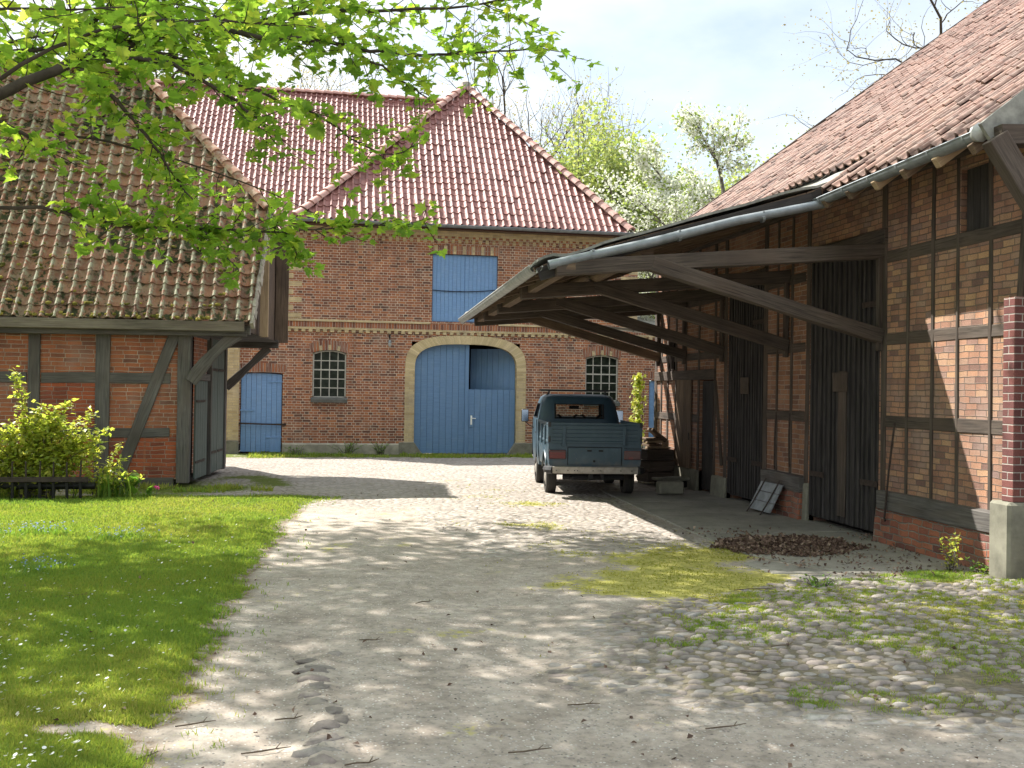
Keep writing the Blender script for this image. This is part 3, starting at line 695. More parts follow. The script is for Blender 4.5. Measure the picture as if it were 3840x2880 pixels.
# ------------------------------------------------------------------ brick barn at the back
BB = world_parts(empty('brick_barn', (4.1, 30.8, 0), 'two-storey red brick barn with blue gate, loft hatch and hipped pantile roof', 'barn'))
FY = 30.8
H_W1, H_W2 = (-.48, .51, 1.62, 3.09), (7.86, 8.92, 1.62, 3.11)
H_LD, H_GT, H_HT, H_RD = (-2.55, -1.34, .0, 2.42), (2.45, 5.78, .0, 3.40), (3.04, 5.05, 4.02, 6.08), (9.93, 11., .0, 2.35)
mb = MB(); wall_holes(mb, 'y', FY, -2.65, 12., .28, 4.0, [H_W1, H_W2, (H_LD[0], H_LD[1], .28, 2.42), (H_GT[0], H_GT[1], .28, 3.40), (H_RD[0], H_RD[1], .28, 2.35)], .24)
wall_holes(mb, 'y', FY, -1.37, 9.5, 4.0, 6.75, [H_HT], .24)
for x in (-1.37, 9.5): mb.face([(x, FY, 4.), (x, 37., 4.), (x, 37., 6.9), (x, FY, 6.9)])
for x in (-2.65, 12.): mb.face([(x, FY, .0), (x, 37., .0), (x, 37., 4.), (x, FY, 4.)])
mb.build('facade_wall', M['brick_barn'], BB)
mb = MB(); mb.face([(-2.7, FY, 4.0), (-1.37, FY, 4.0), (-1.37, 37, 5.2), (-2.7, 37, 5.2)]); mb.face([(9.5, FY, 4.0), (12.1, FY, 4.0), (12.1, 37, 5.2), (9.5, 37, 5.2)])
mb.build('lean_to_roof', M['felt'], BB)
mb = MB()
for x0, x1 in ((-1.33, 2.26), (6.0, 9.93), (11., 12.)): mb.prism([(FY-.06, -.1), (FY+.1, -.1), (FY+.1, .32), (FY-.01, .32), (FY-.06, .27)], 'x', x0, x1)
mb.build('plinth', M['render'], BB, bevel=.01)
mb = MB()
for x0, x1, xa in ((2.1, 2.56, 2.88), (5.66, 6.2, 5.36)):
    lo, hi = (min(x0, xa), max(x1, xa)), None
    if xa > x1: mb.prism([(x0, -.1), (xa, -.1), (x1+.0, .36), (x0, .36)], 'y', FY-.09, FY+.12)
    else: mb.prism([(xa, -.1), (x1, -.1), (x1, .36), (x0, .36)], 'y', FY-.09, FY+.12)
mb.build('gate_guard_stone', M['concrete'], BB, bevel=.015)
mb = MB(); mb.box(-2.95, -2.58, FY-.09, FY+.1, .38, 4.05); mb.build('pilaster', M['brick_yellow'], BB, bevel=.004)
mb = MB(); mb.box(-3.02, -2.57, FY-.14, FY+.1, -.1, .38); mb.build('pilaster_base', M['concrete'], BB, bevel=.012)
mb = MB()
for k in range(12):
    z0 = 4.02+k*.234
    if z0 > 6.4: break
    w = .30 if k % 2 else .55
    mb.box(-1.38, -1.38+w, FY-.004, FY+.05, z0, z0+.117*1.33); mb.box(9.51-w, 9.51, FY-.004, FY+.05, z0, z0+.117*1.33)
mb.build('quoins', M['brick_yellow'], BB)
# gate surround
GX, GA, GB, GZ, GN = 4.115, 1.565, .80, 2.55, 3.
def arch(a, b, z0, n, base, N=26):
    p = [(GX-a, base)]
    for t in np.linspace(math.pi, 0, N): p.append((GX+a*np.sign(math.cos(t))*abs(math.cos(t))**(2/n), z0+b*abs(math.sin(t))**(2/n)))
    return p+[(GX+a, base)]
inner, outer = arch(GA, GB, GZ, GN, .33), arch(GA+.29, GB+.26, GZ, GN, .33)
mb = MB(); acc = 0
for k in range(len(inner)-1):
    i0, i1, o0, o1 = inner[k], inner[k+1], outer[k], outer[k+1]; L = math.dist(o0, o1); y0, y1 = FY-.035, FY+.24
    P = lambda p, y: (p[0], y, p[1]); jam = k in (0, len(inner)-2)
    uv = [(acc*1., .02), (acc+L, .02), (acc+L, .31), (acc, .31)]
    if not jam: mb.face([P(i0,y0), P(i1,y0), P(o1,y0), P(o0,y0)], uv)
    mb.face([P(o0,y0), P(o1,y0), P(o1,y1), P(o0,y1)], uv); mb.face([P(i1,y0), P(i0,y0), P(i0,y1), P(i1,y1)], uv); acc += L
mb.face([(GX-.12, FY-.038, GZ+GB-.005), (GX+.12, FY-.038, GZ+GB-.005), (GX+.14, FY-.038, GZ+GB+.265), (GX-.14, FY-.038, GZ+GB+.265)], [(.01,.05),(.06,.05),(.06,.3),(.01,.3)])
mb.build('gate_arch', M['stone_yellow'], BB)
mb = MB()
for k in (0, len(inner)-2):
    i0, i1, o0, o1 = inner[k], inner[k+1], outer[k], outer[k+1]
    mb.face([(i0[0],FY-.035,i0[1]),(i1[0],FY-.035,i1[1]),(o1[0],FY-.035,o1[1]),(o0[0],FY-.035,o0[1])])
mb.build('gate_jamb', M['brick_yellow'], BB)
# gate leaves
def atop(x):
    t = min(1, abs(x-GX)/GA); return GZ+GB*max(0, 1-t**GN)**(1/GN)
GYd = FY+.13
d = boards(MB(), 'y', GYd, GX-GA+.01, 4.10, .02, 3.3, .20, .04, top=lambda x: max(2.3, atop(x)+.02)).build('gate_leaf', M['blue_gate'], BB, bevel=.004)
MB().box(4.10, 4.215, GYd-.035, GYd+.05, .0, 3.36).build('gate_mullion', M['blue_gate'], BB, bevel=.006)
d = boards(MB(), 'y', GYd, 4.215, GX+GA-.01, .03, 1.98, .185, .04).build('gate_wicket', M['blue_gate'], BB, bevel=.004)
MB().box(4.24, 4.39, GYd-.022, GYd-.002, .83, 1.24).build('lock_plate', M['blue_gate'], d, bevel=.003)
mb = MB(); mb.box(4.285, 4.335, GYd-.032, GYd-.022, .90, 1.18); mb.tube([(4.31, GYd-.04, 1.10), (4.31, GYd-.075, 1.10), (4.44, GYd-.075, 1.09)], .013, 6); mb.build('door_handle', M['white_metal'], d, bevel=.004)
c, s = math.cos(rad(27)), math.sin(rad(27)); mb = MB(); hx, hy = GX+GA-.01, FY+.25
for k in range(8):
    a, b = k*.182, (k+1)*.182-.006
    P = lambda t, o: (hx-t*c+o*s, hy+t*s+o*c); q = [P(b, 0), P(a, 0), P(a, .04), P(b, .04)]
    mb.hexa([(x, y, 1.95) for x, y in q]+[(x, y, 3.25) for x, y in q])
mb.build('open_upper_leaf', M['blue_gate'], BB, label='upper gate leaf swung inwards')
mb = MB(); mb.box(2., 8.7, 32.2, 35., -.1, 5.9); mb.box(2.2, 6.1, 30.85, 32.2, 3.42, 3.9); mb.build('interior_shade_box', M['dark'], BB)  # added black boxes: shade seen through the open gate
mb = MB(); mb.box(2.45, 5.78, FY+.02, 32.2, -.1, .012); mb.build('threshold', M['concrete'], BB)
# loft hatch
d = boards(MB(), 'y', FY+.07, 3.06, 4.035, 4.03, 6.07, .125, .04, gap=.005).build('hatch_leaf', M['blue'], BB, bevel=.003)
d = boards(MB(), 'y', FY+.075, 4.045, 5.03, 4.05, 6.07, .125, .04, gap=.005).build('hatch_leaf', M['blue'], BB, bevel=.003)
MB().box(3.04, 5.05, FY+.1, FY+.13, 4.02, 6.08).build('hatch_frame', M['blue'], BB)
mb = MB(); mb.tube([(3.04+2.01*t, FY+.04, 4.93+.05*(4*(t-.5)**2)+.06*t) for t in np.linspace(0, 1, 9)], .013, 5); mb.build('hatch_cable', M['black'], BB)
mb = MB(); n = 22
for k in range(n):
    if k % 3 != 1: continue
    mb.box(3.0+2.1*k/n+.004, 3.0+2.1*(k+1)/n-.004, FY-.010, FY+.1, 6.08, 6.34)
mb.build('hatch_lintel_yellow', M['brick_yellow'], BB, bevel=.003)
mb = MB()
for k in range(n):
    if k % 3 == 1: continue
    mb.box(3.0+2.1*k/n+.004, 3.0+2.1*(k+1)/n-.004, FY-.010, FY+.1, 6.08, 6.20); mb.box(3.0+2.1*k/n+.004, 3.0+2.1*(k+1)/n-.004, FY-.010, FY+.1, 6.21, 6.34)
SOL = brick_mat('soldier brickwork', .083, .6, REDS[1:], (.46,.40,.34), .010, False, (.2,.15,.13), .3, 12., .004)
mb.build('hatch_lintel_red', SOL, BB, bevel=.003)
mb = MB(); mb.box(3.0, 5.1, FY-.004, FY+.02, 6.08, 6.34); mb.build('lintel_mortar', M['asphalt_cap'], BB)
# string course and cornice
mb = MB()
for a, b in ((-2.58, 3.0), (5.09, 12.)): mb.prism([(FY-.07, 3.93), (FY+.02, 3.93), (FY+.02, 4.0), (FY-.02, 4.0), (FY-.07, 3.97)], 'x', a, b)
mb.box(-2.58, 12., FY-.055, FY+.02, 3.70, 3.765)
for k in range(70):
    x = -2.5+k*.21
    if x > 11.8: break
    mb.box(x, x+.115, FY-.05, FY+.02, 3.62, 3.70)
mb.build('string_course', M['brick_yellow'], BB, bevel=.004)
mb = MB(); mb.box(-2.58, 12., FY-.04, FY+.02, 3.765, 3.93); mb.build('soldier_course', SOL, BB)
mb = MB(); mb.box(-1.37, 9.5, FY-.06, FY+.02, 6.62, 6.78)
for k in range(60):
    x = -1.33+k*.21
    if x > 9.4: break
    mb.box(x, x+.10, FY-.05, FY+.02, 6.54, 6.62)
    mb.box(x+.105, x+.2, FY-.035, FY+.02, 6.42, 6.53)
mb.build('cornice', M['brick_yellow'], BB, bevel=.004)
mb = MB(); mb.box(-1.37, 9.5, FY-.02, FY+.02, 6.48, 6.62); mb.build('cornice_bed', M['brick_barn'], BB)
mb = MB(); mb.box(-1.2, 9.3, 30.42, FY+.05, 6.78, 6.83); mb.box(-1.2, 9.3, 30.40, 30.43, 6.76, 6.90); mb.build('eave_soffit', M['timber_brown'], BB)
M['sill'] = plain_mat('dark window sill', (.10,.10,.09), .9, var=.35)
# windows
def arcp(x0, x1, z, rise, N=9): return [(x0+(x1-x0)*t, z+rise*(1-(2*t-1)**2)) for t in np.linspace(0, 1, N)]
def window(h, lab=None):
    x0, x1, z0, z1 = h; zs = z1-.10
    lo, hi = arcp(x0-.01, x1+.01, zs, .10), None
    mb = MB(); nn = 13; arcs = arcp(x0-.06, x1+.06, zs-.01, .11, nn+1); arco = arcp(x0-.12, x1+.12, zs+.27, .12, nn+1)
    red, yel = MB(), MB()
    for k in range(nn):
        f = lambda p, q, t: (p[0]+(q[0]-p[0])*t, p[1]+(q[1]-p[1])*t)
        i0, i1 = f(arcs[k], arcs[k+1], .07), f(arcs[k], arcs[k+1], .93); o0, o1 = f(arco[k], arco[k+1], .07), f(arco[k], arco[k+1], .93)
        m0, m1 = f(i0, o0, .5), f(i1, o1, .5)
        if k % 3 == 0 and 0 < k < nn-1: yel.prism([i0, i1, m1, m0], 'y', FY-.012, FY+.12); red.prism([f(i0,o0,.54), f(i1,o1,.54), o1, o0], 'y', FY-.012, FY+.12)
        else: red.prism([i0, i1, o1, o0], 'y', FY-.012, FY+.12)
    red.build('window_arch', SOL, BB, bevel=.003); yel.build('arch_yellow_bricks', M['brick_yellow'], BB, bevel=.003)
    back = MB()
    for k in range(nn): back.prism([arcs[k], arcs[k+1], arco[k+1], arco[k]], 'y', FY-.004, FY+.1)
    back.build('arch_mortar', M['asphalt_cap'], BB)
    fr = MB(); Y = FY+.10; top = arcp(x0+.01, x1-.01, zs, .09); topi = arcp(x0+.05, x1-.05, zs-.03, .085)
    fr.band(topi, top, 'y', Y-.03, Y+.03)
    for a in (x0+.005, x1-.045): fr.box(a, a+.04, Y-.03, Y+.03, z0+.05, zs)
    fr.box(x0+.005, x1-.005, Y-.03, Y+.03, z0+.05, z0+.09)
    for k in range(1, 4):
        x = x0+(x1-x0)*k/4; t = k/4; fr.box(x-.013, x+.013, Y-.014, Y+.014, z0+.06, zs-.02+.09*(1-(2*t-1)**2))
    for k in range(1, 5):
        z = z0+.07+(zs+.05-z0-.07)*k/5; w = .02 if k == 3 else .013; fr.box(x0+.01, x1-.01, Y-.016, Y+.016, z-w, z+w)
    wd = fr.build('window', M['muntin'], BB, label=lab)
    mb = MB(); mb.box(x0+.02, x1-.02, Y-.004, Y+.004, z0+.06, z1-.02); mb.build('pane', M['glass'], wd)
    mb = MB(); mb.prism([(FY-.09, z0-.10), (FY+.1, z0-.10), (FY+.1, z0+.06), (FY-.01, z0+.06), (FY-.09, z0+.0)], 'x', x0-.04, x1+.04); mb.build('window_sill', M['sill'], BB, bevel=.006)
window(H_W1); window(H_W2)
# side doors
d = boards(MB(), 'y', FY+.06, -2.53, -1.36, .03, 2.36, .145, .04, top=lambda x: 2.33+.035*(1-(2*(x+1.945)/1.19)**2), jit=.03).build('side_door', M['blue'], BB, bevel=.004)
mb = MB()
for x0, x1, z in ((-2.6, -2.15, 1.27), (-1.75, -1.29, 2.12), (-1.8, -1.29, .48)): mb.box(x0, x1, FY+.035, FY+.058, z-.022, z+.022)
mb.box(-2.53, -2.42, FY+.04, FY+.058, .05, .22); mb.box(-1.7, -1.37, FY+.04, FY+.058, .04, .45)
mb.build('door_hinge', M['blue'], d, bevel=.003)
mb = MB(); mb.beam((-2.62, FY-.02, .88), (-1.24, FY-.02, .86), .02, .045); mb.box(-1.28, -1.22, FY-.05, FY, .83, .90); mb.build('door_bar', M['iron'], d)
mb = MB(); a0, a1 = arcp(-2.62, -1.27, 2.36, .035, 14), arcp(-2.68, -1.21, 2.62, .045, 14)
for k in range(13): mb.prism([a0[k], (a0[k+1][0]-.012, a0[k+1][1]), (a1[k+1][0]-.012, a1[k+1][1]), a1[k]], 'y', FY-.012, FY+.1)
mb.build('door_arch', SOL, BB, bevel=.003)
mb = MB(); mb.band(a0, a1, 'y', FY-.004, FY+.08); mb.build('arch_mortar', M['asphalt_cap'], BB)
d = boards(MB(), 'y', FY+.06, 9.95, 10.98, .02, 2.33, .15, .04).build('side_door', M['blue'], BB, bevel=.004)
mb = MB()
for k in range(11): mb.prism([(9.88+k*.1, 2.36), (9.97+k*.1, 2.36), (9.97+k*.1, 2.62), (9.88+k*.1, 2.62)], 'y', FY-.012, FY+.1)
mb.build('door_arch', SOL, BB)
# roofs
EYb, EZb = 30.36, 6.90; XL, XR = -1.05, 9.15; AP = Vector((4.64, 36., 12.74))
Vb = Vector((0, AP.y-EYb, AP.z-EZb)); Lb = Vb.length
tiles('hip_roof', (XL, EYb, EZb), (1,0,0), Vb, lambda v: (AP.x-XL)*v/Lb, lambda v: (XR-XL)+(AP.x-XR)*v/Lb, Lb, .215, .31, M['tile_barn'], BB, 1.0, lip=.026, lift=.031, jit=.007, sag=lambda u, v: .022*math.sin(u*1.1+v*.6)-.05*math.sin(math.pi*min(1, v/8.)))
MZ0, MY0, MY1, MZ1 = 7.2, 36.8, 44., 14.45
Vm = Vector((0, MY1-MY0, MZ1-MZ0)); Lm = Vm.length
tiles('main_roof', (-17., MY0, MZ0), (1,0,0), Vm, lambda v: 0., lambda v: 22.+2.5*(1-v/Lm), Lm, .215, .31, M['tile_barn'], BB, 1.0, lip=.026, lift=.031, jit=.007, sag=lambda u, v: .03*math.sin(u*.7)*math.sin(v*.5)-.06*math.sin(math.pi*min(1, v/10.)))
mb = MB(); a, b, c_ = (XL, EYb, EZb-.13), (XR, EYb, EZb-.13), (AP.x, AP.y, AP.z-.13)
mb.face([a, b, c_]); mb.face([a, c_, (AP.x, 43.5, AP.z), (XL, 43.5, EZb)]); mb.face([b, (XR, 43.5, EZb), (AP.x, 43.5, AP.z), c_])
mb.face([(-17., MY0, MZ0-.17), (7.5, MY0, MZ0-.17), (5., MY1, MZ1-.17), (-17., MY1, MZ1-.17)])
mb.face([(-17., MY1, MZ1-.05), (5., MY1, MZ1-.05), (5., 52., 7.), (-17., 52., 7.)]); mb.face([(5., MY1, MZ1-.05), (7.5, MY0, MZ0-.05), (7.5, 52, MZ0)])
mb.face([(-17, 37.3, -.1), (7.4, 37.3, -.1), (7.4, 37.3, 7.3), (-17, 37.3, 7.3)])
mb.build('roof_deck', M['tile_barn'], BB)
ridge_tiles('hip_tiles', (XL, EYb, EZb+.06), (AP.x, AP.y, AP.z+.06), M['ridge_barn'], BB, .14, .38)
ridge_tiles('hip_tiles', (XR, EYb, EZb+.06), (AP.x, AP.y, AP.z+.06), M['ridge_barn'], BB, .14, .38)
ridge_tiles('ridge_tiles', (AP.x, AP.y, AP.z+.05), (AP.x, 43.5, AP.z+.05), M['ridge_barn'], BB, .15, .38)
ridge_tiles('ridge_tiles', (-17., MY1, MZ1+.05), (5., MY1, MZ1+.05), M['ridge_barn'], BB, .15, .38)
mb = MB(); mb.tube([AP+Vector((0,-.05,-.06)), AP+Vector((0,-.05,.16)), AP+Vector((0,-.05,.22))], [.2, .17, .08], 8); mb.build('apex_cap', M['asphalt_cap'], BB, smooth=True)
mb = MB(); mb.tube([(XL-.05, EYb-.06, EZb-.01), (XR+.05, EYb-.06, EZb-.03)], .075, 8, False, math.pi, 2*math.pi); mb.tube([(XL-.05, EYb-.135, EZb-.01), (XR+.05, EYb-.135, EZb-.03)], .014, 6); mb.build('gutter', M['zinc'], BB, smooth=True)
# wall lamp
WL = world_parts(empty('wall_lamp', (1.78, 30.78, 3.37), 'small grey wall lamp with glass jar beside the gate arch', 'lamp'))
mb = MB(); mb.box(1.755, 1.805, FY-.03, FY-.004, 3.50, 3.58); mb.tube([(1.78, FY-.02, 3.56), (1.78, FY-.10, 3.55), (1.78, FY-.12, 3.40)], .012, 6); mb.build('bracket', M['black'], WL)
mb = MB(); mb.tube([(1.78, FY-.12, 3.42), (1.78, FY-.12, 3.36), (1.78, FY-.12, 3.34)], [.03, .055, .058], 10); mb.build('lamp_cap', M['zinc'], WL, smooth=True)
mb = MB(); mb.tube([(1.78, FY-.12, 3.34), (1.78, FY-.12, 3.26), (1.78, FY-.12, 3.22)], [.05, .05, .025], 10); mb.build('glass_jar', M['zinc_pale'], WL, smooth=True)

# ------------------------------------------------------------------ long shed with canopy on the right
SH = world_parts(empty('long_shed', (7.3, 15.5, 0), 'long half-timbered shed with orange brick infill and a deep timber canopy', 'shed'))
WX = 7.30
def yholes(): return [(10.30, 10.86, 3.86, 4.62), (12.62, 14.62, -.1, 4.0), (16.32, 17.92, -.1, 3.92), (18.62, 19.36, -.1, 2.22)]
mb = MB(); wall_holes(mb, 'x', WX, 9.2, 14.62, .3, 4.95, yholes()[:2], .3); mb.build('brick_infill', M['brick_shed'], SH)
mb = MB(); wall_holes(mb, 'x', WX, 14.62, 22.2, .3, 5.2, yholes()[2:], .3)
mb.face([(WX, 22.2, 0), (16, 22.2, 0), (16, 22.2, 11.2), (WX, 22.2, 5.2)]); mb.build('brick_infill', M['brick_shedfar'], SH, label='longer pale-jointed bricks of the far bays')
mb = MB()
def plinth(y0, y1, z=.50, x=7.20): mb.prism([(x-.03, -.1), (WX+.1, -.1), (WX+.1, z), (x+.02, z-.03), (x, z*.6)], 'y', y0, y1)
plinth(9.2, 12.55); plinth(14.75, 16.25, .48); mb.build('plinth_wall', M['brick_plinth'], SH, bevel=.012)
mb = MB()
for y0, y1, z in ((12.50, 12.62, .55), (14.62, 14.82, .62), (17.92, 18.62, .42), (19.36, 22.2, .45)): mb.prism([(7.235, -.1), (WX+.1, -.1), (WX+.1, z), (7.262, z-.04)], 'y', y0, y1)
mb.build('plinth_render', M['concrete'], SH, bevel=.02)
def st(name, p0, p1, w, h, up=(0,0,1), mat='timber_shed', jit=.007, lab=None): return tim(name, p0, p1, w, h, mat, up, SH, jit, .008, lab)
PXs = WX+.012
for y, w, z0, z1 in ((9.30,.2,.6,4.9), (10.27,.06,.6,4.8), (10.88,.058,.6,4.85), (11.40,.055,.6,4.9), (11.95,.055,.6,4.9), (12.50,.12,.2,4.9), (14.72,.12,.4,5.0), (15.27,.07,.6,5.0), (15.80,.06,.6,5.0), (16.24,.14,.2,5.0), (18.0,.14,.2,5.1), (18.55,.10,.3,5.1), (19.42,.10,.3,5.1), (20.2,.10,.45,5.1), (20.75,.08,.45,5.1), (21.3,.09,.45,5.1), (21.75,.09,.45,5.1), (22.12,.16,.3,5.15)):
    st('post', (PXs, y, z0), (PXs, y+R.uniform(-.04, .04), z1), w, .062, up=(1,0,0))
st('brace', (PXs-.012, 9.95, .62), (PXs-.012, 9.62, 4.6), .09, .10, up=(1,0,0)); st('brace', (PXs-.012, 18.12, .6), (PXs-.012, 18.5, 2.2), .07, .09, up=(1,0,0))
for y0, y1 in ((9.2, 12.45), (14.8, 16.2), (18.05, 22.1)):
    for z, h in ((1.61, .16), (2.69, .145), (3.79, .16)):
        if y0 > 18 and z < 2: continue
        st('rail', (PXs+.004, y0, z), (PXs+.004, y1, z), .058, h)
for y0, y1 in ((19.4, 22.1),): st('rail', (PXs+.004, y0, 1.45), (PXs+.004, y1, 1.45), .08, .15)
for y0, y1 in ((9.2, 12.5), (14.75, 16.2)): st('sill_beam', (PXs-.03, y0, .56), (PXs-.03, y1, .57), .18, .24, jit=.014, mat='timber_left', lab='silvery grey sill beam')
st('lintel_beam', (PXs-.01, 12.45, 4.08), (PXs-.01, 14.75, 4.08), .12, .2); st('lintel_beam', (PXs-.01, 16.2, 4.0), (PXs-.01, 18.05, 4.0), .12, .18); st('lintel_beam', (PXs-.01, 18.5, 2.32), (PXs-.01, 22.1, 2.32), .12, .2)
st('wall_plate', (PXs, 9.2, 4.86), (PXs, 22.2, 4.95), .2, .2)
def bigdoor(y0, y1, z0, z1, n):
    m = MB()
    for k in range(n):
        a, b = y0+(y1-y0)*k/n, y0+(y1-y0)*(k+1)/n; dx = R.uniform(-.012, .012)
        m.beam((WX+.06+dx, (a+b)/2, z0), (WX+.06+dx, (a+b)/2, z1), (b-a)*.96, .04, up=(1,0,0), jit=.003)
        m.beam((WX+.025+dx, b, z0+.02), (WX+.025+dx, b, z1), .045, .04, up=(1,0,0), jit=.004)
    return m.build('barn_door_leaf', M['board_dark'], SH, bevel=.004)
for y0, y1, z1 in ((12.64, 13.60, 3.97), (13.64, 14.60, 3.97), (16.34, 17.10, 3.9), (17.14, 17.90, 3.9)):
    d = bigdoor(y0, y1, .09, z1, 7)
    m = MB(); e = y0 if y0 in (12.64, 16.34) else y1-.45
    for z in (.75, 3.2): m.box(WX-.012, WX+.0, e, e+.45, z-.04, z+.04)
    m.build('strap_hinge', M['iron'], d)
st('door_cover_strip', (WX-.0, 13.62, .2), (WX-.0, 13.62, 2.3), .22, .03, up=(1,0,0)); st('door_latch_board', (WX-.02, 13.66, 2.0), (WX-.02, 13.66, 2.28), .42, .03, up=(1,0,0))
st('door_latch_board', (WX-.02, 17.1, 1.95), (WX-.02, 17.1, 2.25), .34, .03, up=(1,0,0))
d = boards(MB(), 'x', WX+.05, 18.64, 19.34, .05, 2.2, .17, .04).build('small_door', M['board_dark'], SH, bevel=.004)
d = boards(MB(), 'x', WX-.05, 19.75, 20.62, .42, 2.25, .2, .03).build('plank_shutter', M['timber_brown'], SH, bevel=.004)
mb = MB(); mb.box(WX-.065, WX-.052, 19.8, 19.84, 1.0, 1.15); mb.build('shutter_latch', M['iron'], d)
mb = MB(); mb.box(WX+.1, WX+.12, 10.3, 10.86, 3.86, 4.62); mb.box(WX+.3, WX+.32, 12., 19.5, 0, 4.4); mb.build('interior_shade_box', M['dark'], SH)  # black sheets added as shade behind the loft window and doors
d = boards(MB(), 'x', WX+.06, 10.34, 10.84, 3.88, 4.62, .13, .03).build('loft_shade_boards', M['board_dark'], SH)  # dark boards put in for the shade of an open window
mb = MB()
for z in (2.45, 3.2): mb.box(WX-.035, WX-.015, 20.85, 21.2, z-.015, z+.015)
for k in range(5): mb.box(WX-.04, WX-.02, 20.87+k*.075, 20.885+k*.075, 2.42, 3.22)
mb.build('window_grille', M['iron'], SH); mb = MB(); mb.box(WX-.008, WX+.02, 20.85, 21.2, 2.44, 3.2); mb.build('grille_shade_panel', M['dark'], SH)  # black panel on the wall paints the unlit hole behind the bars
# main roof
SLO = math.tan(rad(36.7)); SEX, SEZ = 6.45, 4.64
def zs(x): return SEZ+SLO*(x-SEX)
RDX = 18.; Vs_ = Vector((RDX-SEX, 0, zs(RDX)-SEZ)); Ls_ = Vs_.length; Y0r, Y1r = 9.12, 22.5; vcut = (7.42-SEX)/(RDX-SEX)*Ls_
def sskip(u, v): return (Y1r-u) > 12.75 and v < vcut
def ssag(u, v): return -.06*math.exp(-((u-8.6)/.8)**2)*math.exp(-((v-1.6)/1.2)**2)+.03*math.sin(u*.9)*math.sin(v*.8)-.10*math.sin(math.pi*min(1,max(0,u/13.4)))*math.sin(math.pi*min(1,v/14.))
tiles('roof', (SEX, Y1r, SEZ), (0,-1,0), Vs_, lambda v: 0., lambda v: Y1r-Y0r, Ls_, .222, .30, M['tile_shed'], SH, 1.25, lip=.03, jit=.009, skip=sskip, sag=ssag)
mb = MB(); e = -.20
mb.face([(7.0, Y0r+.02, zs(7.0)+e), (7.0, 12.75, zs(7.0)+e), (RDX, 12.75, zs(RDX)+e), (RDX, Y0r+.02, zs(RDX)+e)]); mb.face([(7.55, 12.75, zs(7.55)+e), (7.55, Y1r, zs(7.55)+e), (RDX, Y1r, zs(RDX)+e), (RDX, 13., zs(RDX)+e)])
mb.face([(RDX, Y0r, zs(RDX)+e), (RDX, Y1r, zs(RDX)+e), (28, Y1r, 5.), (28, Y0r, 5.)]); mb.face([(WX, Y0r+.3, 0), (WX, Y0r+.3, zs(WX)+e), (RDX, Y0r+.3, zs(RDX)+e), (28, Y0r+.3, 5.), (28, Y0r+.3, 0)]); mb.face([(WX, 22.2, 5.), (RDX, 22.2, zs(RDX)+e), (28, 22.2, 5.), (28, 22.2, 0), (WX, 22.2, 0)])
mb.build('roof_deck', M['timber_brown'], SH)
ridge_tiles('ridge_tiles', (RDX, Y0r, zs(RDX)+.05), (RDX, Y1r, zs(RDX)+.05), M['ridge'], SH)
mb = MB(); mb.beam((7.6, Y1r+.02, zs(7.6)+.02), (RDX, Y1r+.02, zs(RDX)+.02), .05, .16, jit=.01, n=14); mb.build('verge_board', M['timber_shed'], SH)
mb = MB(); mb.beam((6.40, Y0r-.02, zs(6.40)-.09), (RDX, Y0r-.02, zs(RDX)-.09), .04, .36, jit=.012, n=14); mb.build('verge_board', M['felt'], SH)
for y in np.arange(9.3, 12.7, .62): st('rafter', (6.36, y, zs(6.36)-.13), (7.6, y, zs(7.6)-.13), .09, .12, mat='timber_pale' if int(y*7) % 3 == 0 else 'timber_brown')
mb = MB(); mb.face([(6.44, 9.15, zs(6.44)-.055), (7.5, 9.15, zs(7.5)-.055), (7.5, 12.6, zs(7.5)-.055), (6.44, 12.6, zs(6.44)-.055)]); mb.build('eave_boarding', M['timber_brown'], SH)
st('verge_strut', (6.40, 9.0, 4.50), (7.2, 8.95, 3.30), .16, .22, jit=.012, mat='timber_shed'); st('verge_strut', (6.45, 9.05, 4.52), (7.6, 9.05, 4.62), .2, .2)
def gutter(name, p0, p1, r, mat='zinc', rings=.5, parent=SH):
    m = MB(); p0, p1 = Vector(p0), Vector(p1); d = (p1-p0); L = d.length; d.normalize()
    m.tube([p0.lerp(p1, t) for t in np.linspace(0, 1, 6)], r, 12, False, math.pi, 2*math.pi)
    sd = d.cross(Vector((0,0,1))).normalized()
    for s_ in (-1, 1): m.tube([p0+sd*s_*r, p1+sd*s_*r], .011, 6)
    o = m.build(name, M[mat], parent, smooth=True)
    m = MB(); n = int(L/rings)
    for k in range(n+1):
        c = p0.lerp(p1, (k+.3)/(n+.6)); m.tube([c-d*.012, c+d*.012], r+.008, 12, False, math.pi, 2*math.pi)
    m.build('gutter_bracket', M['zinc'], o, smooth=True); return o
go = gutter('gutter', (6.39, 9.2, 4.60), (6.39, 12.66, 4.54), .085, rings=.62)
mb = MB(); mb.tube([(6.39, 9.14, 4.60), (6.39, 9.2, 4.60), (6.39, 9.26, 4.60)], [.03, .10, .09], 10); mb.build('gutter_end', M['zinc_pale'], go, smooth=True)
